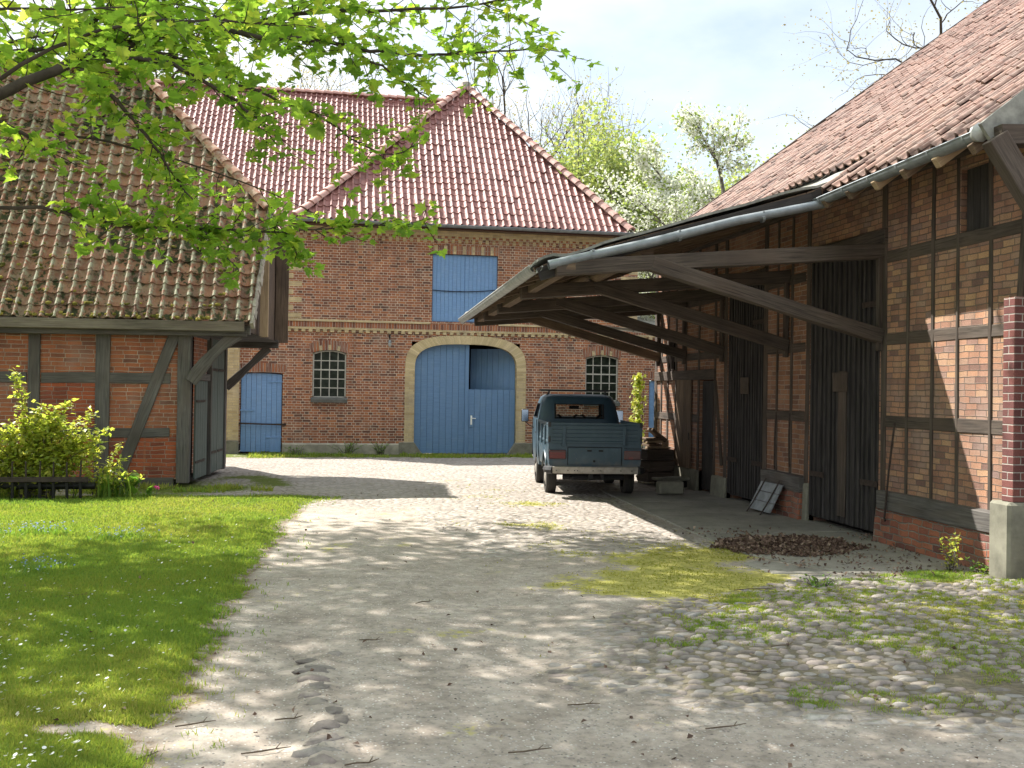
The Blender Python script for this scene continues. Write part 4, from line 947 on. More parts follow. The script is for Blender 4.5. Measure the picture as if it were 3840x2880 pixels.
# canopy
prof = [(2.58, 3.56), (3.0, 3.70), (4.0, 4.02), (5.2, 4.36), (6.3, 4.70), (6.95, 4.98), (7.5, 5.28), (8.1, zs(8.1)-.22)]
CY0, CY1 = 12.62, 22.15
def cshift(y): return .032*(y-CY0)
Vq, Fq, uvq = [], [], []; NYc = 40
px = np.interp(np.linspace(0, 1, 30), np.linspace(0, 1, len(prof)), [p[0] for p in prof]); pz = np.interp(px, [p[0] for p in prof], [p[1] for p in prof])
mb = MB(); grid = [[(px[i]+cshift(y)*(1-i/29), y+R.uniform(-.02, .02)*(j in (0, NYc-1)), pz[i]+.018*math.sin(y*2.1+i*.5)+.012*math.sin(y*5+i)+R.uniform(-.006, .006)+(.014*math.sin(i*1.3) if j == 0 else 0)) for i in range(30)] for j, y in enumerate(np.linspace(CY0, CY1, NYc))]
for lay, dz in ((0, .035), (1, 0.)):
    for j in range(NYc-1):
        for i in range(29):
            q = [grid[j][i], grid[j][i+1], grid[j+1][i+1], grid[j+1][i]]; mb.face([(a, b, c+dz) for a, b, c in q])
for i in range(29):
    for j in (0, NYc-1): a, b = grid[j][i], grid[j][i+1]; mb.face([a, b, (b[0], b[1], b[2]+.035), (a[0], a[1], a[2]+.035)])
for j in range(NYc-1): a, b = grid[j][0], grid[j+1][0]; mb.face([a, b, (b[0], b[1], b[2]+.035), (a[0], a[1], a[2]+.035)])
mb.build('canopy_roof', M['felt'], SH, smooth=True)
mb = MB(); xs_ = np.arange(2.66, 7.4, .155)
for k, x in enumerate(xs_):
    z = np.interp(x, [p[0] for p in prof], [p[1] for p in prof])-.035; z2 = np.interp(x+.145, [p[0] for p in prof], [p[1] for p in prof])-.035
    uo = R.random()*9; p = [(x, CY0+.02, z), (x+.145, CY0+.02, z2), (x+.145+.2*(1-k/30), CY1-.02, z2), (x+.2*(1-k/30), CY1-.02, z)]
    mb.hexa([(a, b, c-.02) for a, b, c in p]+p, [[(uo+b, uo+a*.9) for a, b in ((.0, 0), (.145, 0), (.145, 9), (0, 9))][i:]+[(uo, uo)]*i for i in (0, 0, 0, 0, 0, 0)])
mb.build('canopy_boarding', M['timber_brown'], SH)
for y in np.arange(13.1, 21.8, .78):
    for (x0, z0), (x1, z1) in (((2.62+cshift(y), 3.47), (7.2, 4.93)),): 
        m = MB(); pts = [(2.62+cshift(y), 3.50), (4., 3.90), (6.3, 4.56), (7.25, 4.98)]
        for a, b in zip(pts[:-1], pts[1:]): m.beam((a[0], y, a[1]), (b[0], y, b[1]), .09, .12, n=2)
        m.build('canopy_rafter', M['timber_brown'], SH, bevel=.006)
m = MB(); pts = [(2.60, 3.42), (4., 3.88), (6.3, 4.56), (6.9, 4.85)]
for a, b in zip(pts[:-1], pts[1:]): m.beam((a[0], CY0+.03, a[1]), (b[0], CY0+.03, b[1]), .05, .17, n=3)
m.build('canopy_verge_board', M['board_dark'], SH)
m = MB(); m.tube([(4.05, 12.74, 3.80), (4.07, 15, 3.77), (4.10, 18, 3.74), (4.25, 22.0, 3.72)], [.10, .115, .115, .11], 12); m.build('purlin_log', M['timber_brown'], SH, smooth=True)
m = MB(); m.beam((2.98, 12.5, 3.54), (3.22, 22., 3.50), .14, .14); m.build('canopy_eave_beam', M['timber_brown'], SH, bevel=.008)
for y, zb, ze in ((12.58, 3.90, 3.50), (15.42, 3.86, 3.46), (18.15, 3.84, 3.44), (20.2, 3.83, 3.44), (21.9, 3.82, 3.44)):
    xe = 2.80+cshift(y)
    tim('canopy_beam', (7.38, y, zb), (xe, y, ze), .16, .20, 'timber_shed', parent=SH)
    tim('canopy_brace', (7.28, y-.01, 2.74), (4.05 if y < 21 else 4.1, y-.01, 3.60), .15, .19, 'timber_brown' if y > 21 else 'timber_shed', parent=SH)
    st('brace_post', (7.25, y-.02, 2.55), (7.25, y-.02, zb), .08, .07, up=(1,0,0))
m = MB(); m.tube([(6.50, CY0-.08, 4.50), (5.2, CY0-.09, 4.20), (4., CY0-.09, 3.86), (2.70, CY0-.08, 3.53)], .06, 12, False); m.tube([(6.62, CY0+.1, 4.60), (6.50, CY0-.08, 4.50)], .055, 10, False)
o = m.build('canopy_verge_pipe', M['zinc'], SH, smooth=True)
m = MB()
for t in (.25, .55, .85):
    c = Vector((6.50, CY0-.08, 4.50)).lerp(Vector((2.70, CY0-.08, 3.53)), t); m.box(c.x-.012, c.x+.012, c.y-.06, c.y+.08, c.z+.05, c.z+.075); m.tube([c+Vector((-.02,0,-.005)), c+Vector((.02,0,.005))], .067, 12, False)
m.build('pipe_clip', M['zinc'], o)
gutter('canopy_gutter', (2.55, CY0-.02, 3.52), (2.86, CY1+.05, 3.50), .085, 'zinc_pale', .30)
gutter('canopy_gutter', (3.1, 22.3, 3.67), (7.12, 22.3, 3.36), .06, 'zinc_pale', 1.2)
# ------------------------------------------------------------------ brick pillar
PI = world_parts(empty('brick_pillar', (7.25, 9.6, 0), 'dark red brick gate pillar on a mossy concrete block at the shed corner', 'pillar'))
mb = MB(); mb.box(6.97, 7.75, 9.50, 9.84, -.1, .85); mb.build('concrete_base', M['concrete'], PI, bevel=.03)
mb = MB(); mb.box(7.04, 7.60, 9.53, 9.72, .85, 3.0); mb.build('brick_shaft', M['brick_pillar'], PI, bevel=.008)
# ------------------------------------------------------------------ timber blocks stacked at the shed wall
def block(c, size, rz, mat, label, tilt=(0, 0), name='timber_block', cat='timber block', group=None, bev=.012):
    o = MB().beam((-size[0]/2, 0, 0), (size[0]/2, 0, 0), size[1], size[2], jit=.010, n=3).build(name, M[mat], None, bevel=bev)
    o.location = c; o.rotation_euler = (tilt[0], tilt[1], rz); return tag(o, label, cat, group)
GB_ = 'old timbers stacked by the shed'
rz = rad(8)
block((6.92, 20.95, .16), (.62, .55, .22), rz, 'timber_shed', 'lowest squared timber block of the stack beside the pickup', group=GB_)
block((6.94, 20.95, .395), (.60, .55, .22), rz+.03, 'timber_shed', 'middle squared timber block of the stack beside the pickup', group=GB_)
block((6.92, 20.94, .635), (.62, .52, .23), rz-.03, 'timber_shed', 'upper thick timber block carrying the small offcuts', group=GB_)
block((6.94, 20.86, .775), (.55, .14, .045), rz, 'timber_pale', 'thin pale lath lying across the thick timber blocks', group=GB_)
block((6.86, 21.00, .835), (.34, .30, .06), rz+.1, 'timber_brown', 'lowest short plank offcut on the timber stack', group=GB_)
block((6.87, 21.00, .90), (.36, .28, .055), rz-.06, 'timber_pale', 'second short plank offcut, pale ended, on the timber stack', group=GB_)
block((6.85, 21.00, .96), (.38, .28, .055), rz+.04, 'timber_brown', 'topmost flat plank offcut below the tilted board', group=GB_)
block((6.96, 21.00, 1.05), (.42, .26, .075), rz, 'timber_brown', 'short board tilted over the top of the timber stack', (0, .62), group=GB_)
block((7.15, 21.00, .86), (.06, .22, .17), rz, 'timber_pale', 'small pale upright offcut on the timber stack', group=GB_)
block((6.85, 19.75, .215), (.72, .30, .07), rad(4), 'concrete', 'flat concrete slab lying before the timber stack', name='concrete_slab', cat='slab')
block((6.85, 19.75, .11), (.62, .22, .13), rad(4), 'dark', 'dark stone footing under the flat concrete slab', name='stone_footing', cat='stone')
block((6.42, 18.55, .15), (.50, .24, .24), rad(3), 'concrete', 'chipped pale stone block alone on the concrete apron', name='stone_block', cat='stone block', bev=.03)
# ------------------------------------------------------------------ cellar hatch leaning at the wall, iron hooks
CH = world_parts(empty('cellar_hatch', (7.0, 15.6, 0), 'grey board cellar hatch with two iron straps leaning on the plinth between the doors', 'hatch'))
mb = MB()
for k in range(3):
    a, b = .06+k*.15, .06+(k+1)*.15-.008
    f = lambda t: (7.17-.30*(.55-t)/.55*.9, t)
    (xa, za), (xb, zb) = f(a), f(b)
    p = [(xa-.02, 15.2, za), (xa+.01, 15.2, za), (xa+.01, 16.0, za), (xa-.02, 16.0, za)]; t = [(xb-.02, 15.2, zb), (xb+.01, 15.2, zb), (xb+.01, 16.0, zb), (xb-.02, 16.0, zb)]
    mb.hexa(p+t)
mb.build('hatch_board', plain_mat('grey hatch boards', (.23,.24,.25), .9, var=.3), CH, bevel=.004)
for y in (15.34, 15.86):
    mb = MB(); mb.tube([(7.15, y, .56), (6.92, y, .16), (6.80, y-.02, .0)], .011, 6); mb.build('iron_strap', M['iron'], CH)
def hook(y, z0, z1, lean, label, x=7.17):
    o = MB().tube([(x, y, z1), (x-.01, y+lean*.5, (z0+z1)/2), (x, y+lean, z0), (x-.02, y+lean-.05, z0-.03), (x-.03, y+lean-.08, z0+.0)], .013, 6).build('door_stay_hook', M['iron'], None)
    tag(o, label, 'iron hook', 'iron door stays hanging on the shed wall')
hook(15.55, .78, 1.66, .04, 'long thin iron hook hanging between the two big shed doors, nearer the far door'); hook(15.05, .85, 1.66, .0, 'thin iron hook hanging between the big shed doors, nearer the brick corner panel'); hook(12.02, .35, 1.6, .22, 'slanting iron rod on the near brick wall beside the big door'); hook(18.3, .75, 1.9, .02, 'iron hook on the wall beside the narrow dark door')
# ------------------------------------------------------------------ pickup truck (local: x right, y forward)
TK = empty('pickup_truck', (4.83, 18.12, 0), 'old dark teal flatbed pickup truck parked under the canopy, seen from behind', 'pickup truck', -rad(7.)); TK.scale = (.925,)*3
def carpaint(name, col, rough=.42):
    g = G(name); p = g.n('ShaderNodeTexCoord').outputs['Object']
    c = g.mix(g.mrange(g.noise(p, 3., 5., .65), .5, .75, 0., .45), col, tuple(min(1, a*1.5+.02) for a in col)); c = g.mix(g.mrange(g.noise(p, 30., 3.), .66, .74, 0., .5), c, (.10,.075,.06))
    c = g.mix(g.math('MULTIPLY', g.mrange(g.xyz(p)[2], .75, .35), g.mrange(g.noise(p, 5., 4.), .35, .65)), c, (.13,.115,.095))
    g.bump(g.noise(p, 1.6, 2.), .04, .05)
    return g.fin(c, g.ramp(g.noise(p, 4., 4.), [(.3, rough-.08), (.7, rough+.15)]), 0., .5)
PT = carpaint('faded teal paint', (.024,.054,.078)); PT2 = carpaint('tailgate paint', (.029,.058,.079), .5)
RUB = plain_mat('black rubber', (.016,.016,.017), .8, 0., .25, .3, 30.); PLB = plain_mat('black plastic', (.02,.02,.022), .55, 0., .4, .2, 9.)
TYR = plain_mat('dusty tyre rubber', (.045,.041,.037), .9, 0., .2, .3, 20.); ALU = plain_mat('scuffed bumper steel', (.30,.275,.24), .5, .35, .5, .35, 9.); GREYF = plain_mat('seat cloth', (.018,.017,.018), .95, 0., .1, .3)
g = G('car glass'); tr = g.n('ShaderNodeBsdfTransparent'); g.set(tr.inputs[0], (.72,.76,.74, 1)); gl = g.n('ShaderNodeBsdfGlossy', Roughness=.03); fr_ = None
mx = g.n('ShaderNodeMixShader', _0=.05); g.nt.links.new(tr.outputs[0], mx.inputs[1]); g.nt.links.new(gl.outputs[0], mx.inputs[2]); g.nt.links.new(mx.outputs[0], g.out.inputs[0]); CG = g.m
g = G('mirror glass'); MIR = g.fin((.22,.30,.42), .12, 1., .5)  # blue base colour stands in for the reflected sky
# cab shell with window openings
LV = [(.36, 2.66, 4.38, .885), (.62, 2.64, 4.47, .915), (1.0, 2.63, 4.50, .925), (1.32, 2.65, 4.46, .915), (1.40, 2.66, 4.41, .905), (1.73, 2.76, 4.08, .835), (1.80, 2.79, 4.00, .815), (1.875, 2.83, 3.90, .785), (1.925, 2.90, 3.80, .72), (1.95, 3.02, 3.68, .60)]
def ring(L):
    z, a, b, h = L; m = a+.42; n = b-.62*(b-a)*.32
    return [(-.90*h, a, z), (-.56, a-.02, z), (.56, a-.02, z), (.90*h, a, z), (h, a+.09, z), (h, m, z), (h, n, z), (h, b-.10, z), (.90*h, b, z), (.82*h, b+.03, z), (-.82*h, b+.03, z), (-.90*h, b, z), (-h, b-.10, z), (-h, n, z), (-h, m, z), (-h, a+.09, z)]
rg = [ring(l) for l in LV]; mb = MB(); WIN = {1: 'rear', 6: 'right', 9: 'wind', 13: 'left'}
for i in range(len(LV)-1):
    for j in range(16):
        if i == 4 and (j in WIN or j in (5,) and False): continue
        if i == 4 and j in (5, 14): pass
        k = (j+1) % 16; mb.face([rg[i][j], rg[i][k], rg[i+1][k], rg[i+1][j]])
mb.face(rg[-1]); cab = mb.build('cab', PT, TK, smooth=True)
for j, nm in WIN.items():
    k = (j+1) % 16; q = [Vector(v) for v in (rg[4][j], rg[4][k], rg[5][k], rg[5][j])]; c = sum(q, Vector())/4; nrm = (q[1]-q[0]).cross(q[3]-q[0]).normalized()
    inn = [c+(v-c)*.93 for v in q]; m = MB()
    for a in range(4):
        b = (a+1) % 4; m.hexa([q[a]-nrm*.02, q[b]-nrm*.02, inn[b]-nrm*.02, inn[a]-nrm*.02, q[a]+nrm*.014, q[b]+nrm*.014, inn[b]+nrm*.014, inn[a]+nrm*.014])
    fr = m.build('window_seal', RUB, cab, bevel=.004)
    m = MB(); m.face(inn); m.build('window_pane', CG, fr)
mb = MB(); mb.box(-.84, .84, 2.72, 4.3, .40, .46); mb.box(-.84, .84, 4.0, 4.36, .46, 1.24); mb.build('cab_floor', PLB, cab)
for x in (-.52, .03, .56):
    m = MB(); m.box(x-.22, x+.22, 2.86, 2.98, .7, 1.30)
    m.tube([(x-.12, 2.9, 1.28), (x-.12, 2.9, 1.44), (x-.08, 2.9, 1.475), (x+.08, 2.9, 1.475), (x+.12, 2.9, 1.44), (x+.12, 2.9, 1.28)], .03, 6)
    m.box(x-.22, x+.22, 2.98, 3.42, .62, .80); m.build('seat', GREYF, cab, bevel=.03)
m = MB(); m.box(-.1, .13, 3.83, 3.86, 1.60, 1.68); m.build('rear_view_mirror', PLB, cab)
m = MB(); m.tube([(-.45+.19*math.cos(t), 3.85+.06*math.sin(t), 1.16+.15*math.sin(t)) for t in np.linspace(0, 2*math.pi, 17)], .015, 5); m.build('steering_wheel', PLB, cab)
for s in (-1, 1):
    m = MB(); y0, y1 = 3.12, 4.22
    for a, b, c_, d in ((y0-.008, y0+.008, .5, 1.36), (y1-.008, y1+.008, .5, 1.36)): m.box(s*.905 if s > 0 else s*.932, s*.932 if s > 0 else s*.905, a, b, c_, d)
    m.box(min(s*.91, s*.935), max(s*.91, s*.935), 3.2, 3.36, 1.05, 1.08); m.build('door_seam', PLB, cab)
    m = MB(); x = s*1.13; m.hexa([(x-.09, 3.98, 1.28), (x+.09, 3.98, 1.28), (x+.085, 4.05, 1.28), (x-.085, 4.05, 1.28), (x-.085, 3.98, 1.58), (x+.085, 3.98, 1.58), (x+.08, 4.05, 1.58), (x-.08, 4.05, 1.58)]); w = m.build('wing_mirror', PLB, TK, bevel=.02)
    m = MB(); m.box(x-.072, x+.072, 3.973, 3.9785, 1.30, 1.56); g2 = MIR; m.build('mirror_glass', g2, w)
    m = MB(); m.tube([(s*.90, 3.98, 1.14), (s*1.02, 4.02, 1.2), (x, 4.02, 1.29)], .012, 6); m.build('mirror_arm', PLB, w)
# roof bar
m = MB(); m.box(-.87, .87, 3.12, 3.17, 2.02, 2.055); rb = m.build('roof_bar', PLB, TK, bevel=.005)
for s in (-1, 1):
    m = MB(); m.tube([(s*.64, 3.15, 2.01), (s*.66, 3.15, 1.96), (s*.745, 3.14, 1.86), (s*.755, 3.14, 1.82)], .02, 6); m.build('bar_foot', PLB, rb)
m = MB(); m.box(-.80, .80, 3.60, 3.65, 2.01, 2.04); m.build('roof_bar', PLB, TK, bevel=.005)
# rear body, engine lid, lights, bumper
m = MB(); sec = [(-.925, .98), (-.93, .8), (-.915, .58), (-.88, .46), (.88, .46), (.915, .58), (.93, .8), (.925, .98)]
m.face([(x, .03, z) for x, z in sec]); m.face([(x, 2.62, z) for x, z in sec[::-1]])
arch_pts = [(.95+.40*math.cos(t), .36+.40*math.sin(t)) for t in np.linspace(0, math.pi, 9)]
for s in (-1, 1):
    f = lambda y, z: (s*float(np.interp(z, [.46, .58, .8, .98], [.88, .915, .93, .925])), y, z)
    prof_ = [(2.62, .46), (1.35, .46)]+[(y, max(z, .46)) for y, z in arch_pts if z > .46]+[(.55, .46), (.03, .46), (.03, .98), (2.62, .98)]
    m.face([f(y, z) for y, z in prof_])
m.build('rear_body', PT, TK)
m = MB()
for s in (-1, 1):
    pts = [(.95+.42*math.cos(t), .36+.42*math.sin(t)) for t in np.linspace(.15, math.pi-.15, 12)]
    m.tube([(s*.925, y, z) for y, z in pts], .022, 6)
m.build('wheel_arch', PT, TK, smooth=True)
m = MB()
for x in (-.545, .535): m.box(x-.006, x+.006, .022, .032, .55, .905)
m.box(-.545, .535, .022, .032, .90, .912); m.build('lid_seam', RUB, TK)
lid = MB().box(-.535, .525, .012, .034, .555, .895).build('engine_lid', PT2, TK, bevel=.006)
m = MB(); m.box(-.16, -.07, .0, .014, .82, .85); m.box(.07, .16, .0, .014, .82, .85); m.tube([(-.02, .014, .63), (-.02, -.012, .63)], .024, 8); m.build('lid_latch', RUB, lid)
m = MB(); m.prism([(-.42, .80), (-.36, .80), (-.36, .66)], 'y', .006, .014); m.prism([(.36, .80), (.42, .66), (.36, .66)], 'y', .006, .014); m.build('plate_recess', PT, lid)
g = G('red lamp lens'); p = g.n('ShaderNodeTexCoord').outputs['Object']; g.fin((.11,.014,.014), .2, 0., .5); RED = g.m
g = G('dark lamp lens'); g.fin((.05,.008,.010), .2, 0., .6); REDD = g.m
for s, mt in ((-1, RED), (1, REDD)):
    m = MB(); m.box(min(s*.58, s*.915), max(s*.58, s*.915), .0, .04, .665, .845); t = m.build('tail_light', REDD if s > 0 else REDD, TK, bevel=.008)
    m = MB(); m.box(min(s*.60, s*.90), max(s*.60, s*.90), -.006, .002, .685, .75); m.box(min(s*.60, s*.90), max(s*.60, s*.90), -.006, .002, .757, .80); m.build('lens', mt, t)
    if s > 0: MB().box(.67, .76, -.012, .0, .675, .72).build('reflector', RED, t)
cu = bpy.data.curves.new('lettering', 'FONT'); cu.body = 'TRANSPORTER'; cu.size = .05; cu.extrude = .002; cu.space_character = 1.15
tmp_ = bpy.data.objects.new('lettering', cu); COL.objects.link(tmp_); bpy.context.view_layer.update(); lme = bpy.data.meshes.new_from_object(tmp_); bpy.data.objects.remove(tmp_); lo = bpy.data.objects.new('lettering', lme); COL.objects.link(lo); lo.parent = TK; lo.location = (.575, .024, .865); lo.rotation_euler = (rad(90), 0, 0); lme.materials.clear(); lme.materials.append(RUB)
m = MB()
for k in range(12):
    x0, x1 = -.86+k*1.72/12, -.86+(k+1)*1.72/12; f = lambda x: -.10+.05*(x/.86)**2
    m.hexa([(x0, f(x0), .385), (x1, f(x1), .385), (x1, f(x1)+.09, .385), (x0, f(x0)+.09, .385), (x0, f(x0)-.012, .525), (x1, f(x1)-.012, .525), (x1, f(x1)+.09, .525), (x0, f(x0)+.09, .525)])
bp = m.build('rear_bumper', ALU, TK, bevel=.012)
for s in (-1, 1):
    m = MB(); m.tube([(s*.85, -.04, .455), (s*.92, .0, .455), (s*.955, .10, .455), (s*.955, .32, .455)], [.078, .078, .072, .06], 8); m.build('bumper_end', PLB, bp, smooth=True)
m = MB()
for x in (-.78, -.55, -.42, -.36, -.05, .1, .5, .72): m.tube([(x, -.118, .45), (x, -.09, .45)], .010, 6)
m.build('bumper_bolt', RUB, bp)
m = MB(); m.tube([(-.62, .2, .30), (-.2, .22, .29), (.62, .22, .30)], .055, 8); m.box(-.65, .65, .12, 2.4, .36, .46); m.tube([(-.45, -.02, .29), (-.45, .3, .29)], .03, 8); m.box(-.12, -.04, -.03, .1, .28, .4); m.box(.12, .17, -.03, .1, .26, .4); m.tube([(-.8, .95, .34), (.8, .95, .34)], .06, 8); m.tube([(-.8, 3.41, .34), (.8, 3.41, .34)], .05, 8); m.box(-.25, .25, 2.5, 4.2, .3, .42)
m.build('underbody', RUB, TK)
# bed
MB().box(-.92, .92, .06, 2.60, .935, .985).build('bed_floor', PT2, TK, bevel=.006)
def ribbed(y0, y1, z0, z1, mbp, f, t=.022):
    n = 4; zz = [z0, z0+.05]; 
    prof2 = [(z0, 0), (z0+.035, 0)]
    for k in range(n):
        a, b = z0+.045+(z1-z0-.09)*k/n, z0+.045+(z1-z0-.09)*(k+1)/n
        prof2 += [(a+.002, .010), (b-.014, .010), (b-.010, .018), (b-.004, .018)]
    prof2 += [(z1-.035, 0), (z1, 0)]
    for (a, d0), (b, d1) in zip(prof2[:-1], prof2[1:]): mbp.face([f(y0+.08, a, d0), f(y1-.08, a, d0), f(y1-.08, b, d1), f(y0+.08, b, d1)])
    mbp.face([f(y0, z0, t), f(y1, z0, t), f(y1, z1, t), f(y0, z1, t)]); mbp.face([f(y0, z1, 0), f(y1, z1, 0), f(y1, z1, t), f(y0, z1, t)])
    for a, b in ((y0, y0+.08), (y1-.08, y1)): mbp.face([f(a, z0, 0), f(b, z0, 0), f(b, z1, 0), f(a, z1, 0)])
    for a in (y0, y1): mbp.face([f(a, z0, 0), f(a, z0, t), f(a, z1, t), f(a, z1, 0)])
    for a in (y0+.08, y1-.08): mbp.face([f(a, z0+.035, 0), f(a, z0+.035, .018), f(a, z1-.035, .018), f(a, z1-.035, 0)])
    return mbp
tg = ribbed(-.935, .935, .985, 1.385, MB(), lambda u, z, d: (u, -.005+d, z)).build('tailgate', PT2, TK)
for x in (-.62, .585):
    m = MB(); m.hexa([(x-.035, -.03, .95), (x+.035, -.03, .95), (x+.035, -.002, .95), (x-.035, -.002, .95), (x-.03, -.02, 1.33), (x+.03, -.02, 1.33), (x+.03, -.002, 1.33), (x-.03, -.002, 1.33)]); m.box(x-.010, x+.010, -.042, -.02, .95, 1.16); m.box(x-.05, x+.05, -.02, .02, .93, .965); m.build('tailgate_hinge', PT, tg, bevel=.004)
for s in (-1, 1):
    sd = ribbed(.03, 2.6, .985, 1.385, MB(), lambda u, z, d: (s*(.94-d), u, z)).build('side_panel', PT2, TK)
    for y in (.6, 1.4, 2.2):
        m = MB(); m.box(min(s*.935, s*.965), max(s*.935, s*.965), y-.035, y+.035, .92, 1.32); m.build('panel_hinge', PT, sd, bevel=.006)
    m = MB(); m.box(s*.915-.03, s*.915+.03, -.012, .03, 1.30, 1.40); m.box(s*.915-.02, s*.915+.02, -.02, .03, 1.0, 1.12); m.build('corner_latch', PLB, tg, bevel=.005)
# wheels
def wheel(x, y):
    s = 1 if x > 0 else -1; m = MB(); prof3 = [(-.10, .20), (-.112, .26), (-.10, .318), (-.07, .338), (.07, .338), (.10, .318), (.112, .26), (.10, .20)]; N = 28
    for k in range(N):
        a, b = 2*math.pi*k/N, 2*math.pi*(k+1)/N
        for (d0, r0), (d1, r1) in zip(prof3[:-1], prof3[1:]): m.face([(x+d0, y+r0*math.cos(a), .335+r0*math.sin(a)), (x+d0, y+r0*math.cos(b), .335+r0*math.sin(b)), (x+d1, y+r1*math.cos(b), .335+r1*math.sin(b)), (x+d1, y+r1*math.cos(a), .335+r1*math.sin(a))])
    wh = m.build('wheel', TYR, TK, smooth=True); m = MB()
    for d in (-.045, -.015, .015, .045): m.tube([(x+d, y+.339*math.cos(t), .335+.339*math.sin(t)) for t in np.linspace(0, 2*math.pi, 25)], .0035, 4, False)
    m.build('tread_groove', RUB, wh)
    m = MB(); m.tube([(x+s*.03, y, .335), (x+s*.085, y, .335), (x+s*.09, y, .335), (x+s*.115, y, .335), (x+s*.118, y, .335)], [.205, .205, .12, .085, .02], 18); m.build('rim', ALU, wh, smooth=True)
for x, y in ((-.80, .95), (.80, .95), (-.80, 3.41), (.80, 3.41)): wheel(x, y)
m = MB(); m.box(-.9, .9, 4.44, 4.56, .42, .55); m.build('front_bumper', ALU, TK, bevel=.02)
for s in (-1, 1):
    m = MB(); m.tube([(s*.62, 4.47, .9), (s*.62, 4.53, .9), (s*.62, 4.54, .9)], [.11, .11, .09], 14); m.build('headlight', M['zinc_pale'], TK, smooth=True)
MB().box(-.48, .48, 4.5, 4.535, .82, .98).build('grille', PLB, TK, bevel=.006)
for ch in TK.children:
    if ch.name.split('.')[0] != 'wheel': ch.location.z += .10
# ------------------------------------------------------------------ old iron harrow in the flower bed
HA = world_parts(empty('iron_harrow', (-4.9, 18.0, 0), 'rusty antique spike harrow with upright tines standing in the flower bed', 'harrow'))
mb = MB(); mb.beam((-8.2, 17.95, .355), (-3.93, 18.0, .36), .05, .085, jit=.003, n=6); mb.build('beam', M['iron'], HA, bevel=.004)
mb = MB(); mb.tube([(-8.2, 18.12, .24), (-3.85, 18.16, .24)], .06, 10); mb.build('roller', M['black'], HA, smooth=True)
for k in range(20):
    x = -4.05-k*.212
    mb = MB(); mb.beam((x, 17.99, .40), (x+R.uniform(-.01, .01), 17.99, .66+R.uniform(-.02, .02)), .028, .028, up=(0,1,0), jit=.001, taper=.75); mb.build('tine', M['iron'], HA, bevel=.003)
    mb = MB(); mb.beam((x, 18.0, .31), (x, 18.02, .02), .045, .03, up=(0,1,0), jit=.002); mb.build('spike', M['black'], HA, bevel=.003)
    if k % 2 == 0:
        mb = MB()
        for q in range(6): mb.tube([(x-.1+.012*math.cos(t)*(q % 2), 17.99+.012*math.cos(t)*(1-q % 2), .29-q*.045+.022*math.sin(t)) for t in np.linspace(0, 2*math.pi, 7)], .005, 4, False)
        mb.build('chain', M['black'], HA)
# ------------------------------------------------------------------ camera, sun, sky
A_ = rad(10.2); ROLL = rad(.85); F_, W_ = 2200., 2212.
cam = bpy.data.cameras.new('camera'); co = bpy.data.objects.new('camera', cam); COL.objects.link(co)
cam.sensor_width = 36.; cam.lens = 36.*F_/W_; cam.clip_start = .1; cam.clip_end = 2000.
pit = math.atan((846.-829.5)/F_)
Mc = Matrix.Rotation(-A_, 4, 'Z') @ Matrix.Rotation(rad(90)+pit, 4, 'X') @ Matrix.Rotation(ROLL, 4, 'Z')
co.matrix_world = Matrix.Translation((0, 0, 1.93)) @ Mc; scene.camera = co
SUN = Vector((-.62, .58, 1.)).normalized(); elev = math.asin(SUN.z)
sl = bpy.data.lights.new('sun', 'SUN'); so = bpy.data.objects.new('sun', sl); COL.objects.link(so)
sl.energy = 4.8; sl.angle = rad(.55); sl.color = (1., .955, .88); so.rotation_euler = (-SUN).to_track_quat('-Z', 'Y').to_euler()
w = bpy.data.worlds.new('World'); scene.world = w; w.use_nodes = True; nt = w.node_tree; bg = nt.nodes['Background']
sk = nt.nodes.new('ShaderNodeTexSky'); sk.sky_type = 'NISHITA'; sk.sun_disc = False; sk.sun_elevation = elev; sk.sun_rotation = math.atan2(SUN.x, SUN.y); sk.air_density = 1.; sk.dust_density = 1.5; sk.ozone_density = 1.
tc = nt.nodes.new('ShaderNodeTexCoord'); mp = nt.nodes.new('ShaderNodeMapping'); mp.inputs['Scale'].default_value = (1., 1., 2.2); mp.inputs['Location'].default_value = (.35, .1, .2)
nz = nt.nodes.new('ShaderNodeTexNoise'); nz.inputs['Scale'].default_value = 2.1; nz.inputs['Detail'].default_value = 7.; nz.inputs['Roughness'].default_value = .55
cr = nt.nodes.new('ShaderNodeValToRGB'); cr.color_ramp.elements[0].color = (.30,.30,.30,1); cr.color_ramp.elements[0].position = .33; cr.color_ramp.elements[1].position = .58
mxw = nt.nodes.new('ShaderNodeMix'); mxw.data_type = 'RGBA'; mxw.inputs[7].default_value = (5.6, 5.9, 6.0, 1)
nt.links.new(tc.outputs['Generated'], mp.inputs[0]); nt.links.new(mp.outputs[0], nz.inputs['Vector']); nt.links.new(nz.outputs['Fac'], cr.inputs[0]); nt.links.new(cr.outputs[0], mxw.inputs[0]); nt.links.new(sk.outputs[0], mxw.inputs[6]); 
sz3 = nt.nodes.new('ShaderNodeSeparateXYZ'); nt.links.new(tc.outputs['Generated'], sz3.inputs[0])
er = nt.nodes.new('ShaderNodeMapRange'); er.inputs[1].default_value = .34; er.inputs[2].default_value = .62; er.inputs[3].default_value = .74; er.inputs[4].default_value = 1.25; nt.links.new(sz3.outputs[2], er.inputs[0])
sc3 = nt.nodes.new('ShaderNodeVectorMath'); sc3.operation = 'SCALE'; nt.links.new(mxw.outputs[2], sc3.inputs[0]); nt.links.new(er.outputs[0], sc3.inputs[3]); nt.links.new(sc3.outputs[0], bg.inputs[0])
bg.inputs[1].default_value = .105
scene.view_settings.view_transform = 'Standard'; scene.view_settings.look = 'None'; scene.view_settings.gamma = 1.; scene.view_settings.exposure = 1.5
